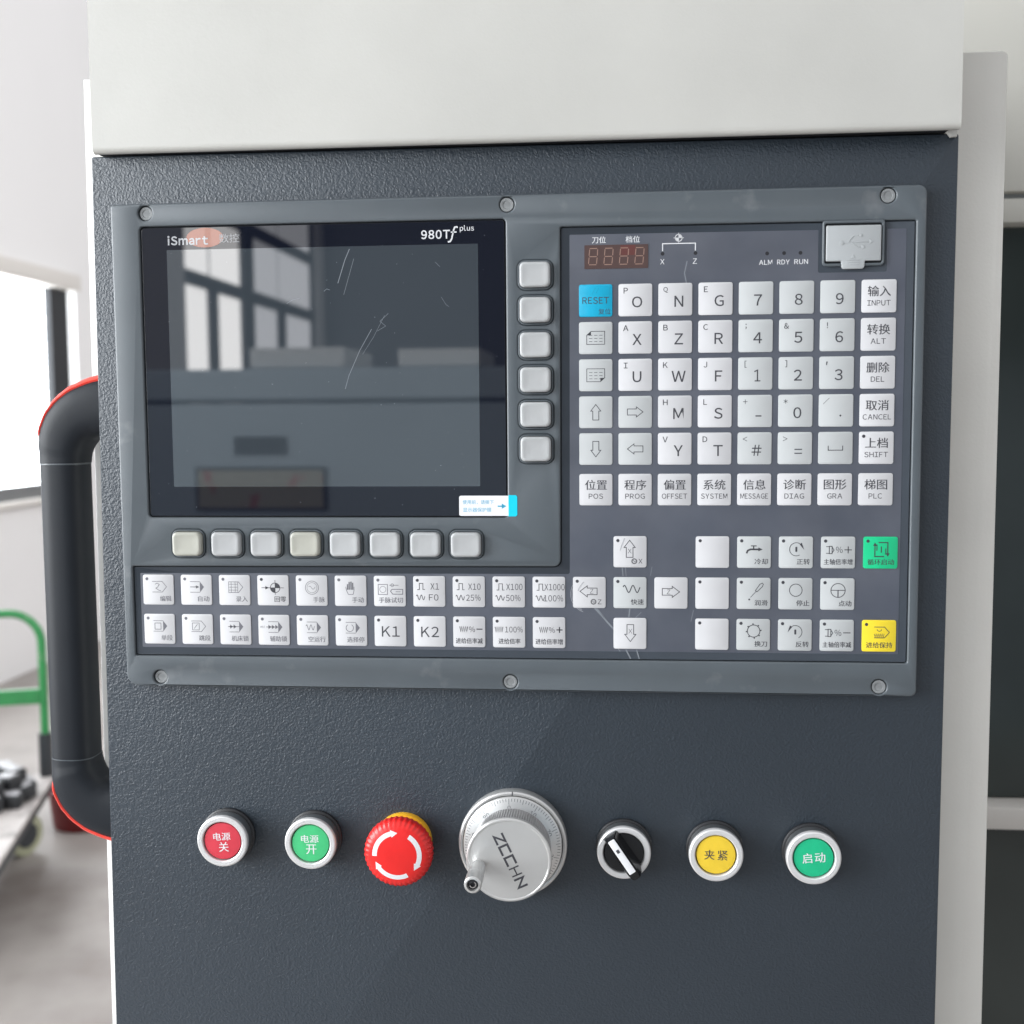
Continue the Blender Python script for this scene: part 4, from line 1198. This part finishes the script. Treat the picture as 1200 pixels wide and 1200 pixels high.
# cap lettering
b = bmesh.new()
rt = math.radians(-64.5)
glyphs = [
    [[(-2.3, 1.9), (2.0, 1.9), (-2.0, -1.9), (2.3, -1.9)]],
    [[(2.2, 1.9), (-2.0, 1.9), (-2.0, -1.9), (2.2, -1.9)]],
    [[(2.2, 1.9), (-2.0, 1.9), (-2.0, -1.9), (2.2, -1.9)]],
    [[(-2.0, 2.3), (-2.0, -2.3)], [(-2.0, 0), (.6, 0)], [(1.7, 2.3), (1.7, -2.3)], [(.6, 0), (1.7, 0)]],
    [[(-2.0, -2.3), (-2.0, 1.9), (2.0, -1.9), (2.0, 2.3)]],
]
for gi, g in enumerate(glyphs):
    ox = (gi - 2) * 6.3
    for li, pl_ in enumerate(g):
        pts = [((x * 1.12 + ox), y * 1.22) for x, y in pl_]
        pts = [(x * math.cos(rt) - y * math.sin(rt) + .8, x * math.sin(rt) + y * math.cos(rt) - .2) for x, y in pts]
        ribbon(b, pts, .7 if gi == 3 else 1.15, 28.78)
part('lettering', up(b), MT['ink'], (HX, HY, YF), cf, 0)
# crank knob
kx, ky = -15.6, -3.0
kn_ = part('crank_knob', lathe([(3.0, 28.7), (3.1, 30), (3.9, 31.5), (4.2, 36), (4.3, 44), (4.2, 44.1), (4.2, 44.5), (4.4, 44.6), (4.5, 52), (4.35, 54.2), (3.8, 54.9), (3.1, 55.0), (2.9, 54.2), (2.6, 52.6), (0, 52.6)], 40), MT['alu_satin'], (HX + kx, HY + ky, YF), hw, 30)
part('slotted_screw', lathe([(2.7, 52.4), (2.3, 53.6), (1.2, 53.9), (.9, 53.0), (0, 53.0)], 28), MT['darkm'], (HX + kx, HY + ky, YF), kn_, 30)
b = bmesh.new(); ribbon(b, arc(0, 0, 1.5, 200, 420, 12), .5, 54.0); up(b)
part('screw_glint', b, MT['chrome'], (HX + kx, HY + ky, YF), kn_, 0)

# selector switch
ss = thing('selector_switch', 'black rotary selector with a white pointer in a silver ring', 'selector switch', (60.5, -214.1, YF))
link('collar', collar_me, (60.5, -213.9, YF), ss)
link('ring', ring_me, (60.5, -213.7, YF), ss); link('ring_body', body_me, (60.5, -213.7, YF), ss)
part('disc', lathe([(10.6, 8.2), (10.5, 10.4), (10.1, 10.9), (0, 11.1)], 56), MT['black'], (60.5, -213.7, YF), ss, 30)
ang = math.atan2(-21.4, 14.4)
def lever():
    # a raised bar, flat on top with sloping flanks and a nose past the ring
    top = [(-12.0, -2.4), (10.0, -2.6), (13.6, -2.2), (13.6, 2.2), (10.0, 2.6), (-12.0, 2.4)]
    bot = [(-12.6, -4.6), (9.0, -5.0), (13.6, -3.0), (13.6, 3.0), (9.0, 5.0), (-12.6, 4.6)]
    bm = bmesh.new()
    A = [bm.verts.new((x, y, 11.0)) for x, y in bot]; B = [bm.verts.new((x, y, 19.0 if x < 12 else 17.6)) for x, y in top]
    n = len(A)
    for k in range(n): bm.faces.new((A[k], A[(k + 1) % n], B[(k + 1) % n], B[k]))
    bm.faces.new(B); bm.faces.new(A[::-1])
    bmesh.ops.recalc_face_normals(bm, faces=bm.faces)
    bmesh.ops.bevel(bm, geom=bm.edges[:], offset=.5, segments=2, affect='EDGES')
    ca, sa = math.cos(ang), math.sin(ang)
    for v in bm.verts: v.co.x, v.co.y = v.co.x * ca - v.co.y * sa, v.co.x * sa + v.co.y * ca
    return bm
lv = part('lever', lever(), MT['black'], (60.0, -213.9, YF), ss, 30)
b = bmesh.new()
ca, sa = math.cos(ang), math.sin(ang)
def rl(x, y): return (x * ca - y * sa, x * sa + y * ca)
join(b, slab([rl(*p) for p in round_poly([(-11.4, -1.9), (9.2, -1.9), (9.2, 1.9), (-11.4, 1.9)], .5, 2)], 18.8, 19.2, .1, seg=1))
part('pointer', b, MT['paper'], (60.0, -213.9, YF), lv, 30)
b = bmesh.new(); poly(b, [rl(*p) for p in ((-5.6, -.8), (-3.6, -.8), (-3.6, .8), (-5.6, .8))], 19.26)
part('pointer_mark', up(b), MT['ink'], (60.0, -213.9, YF), lv, 0)

for o in bpy.data.objects:
    if '_w' in o.keys(): del o['_w']
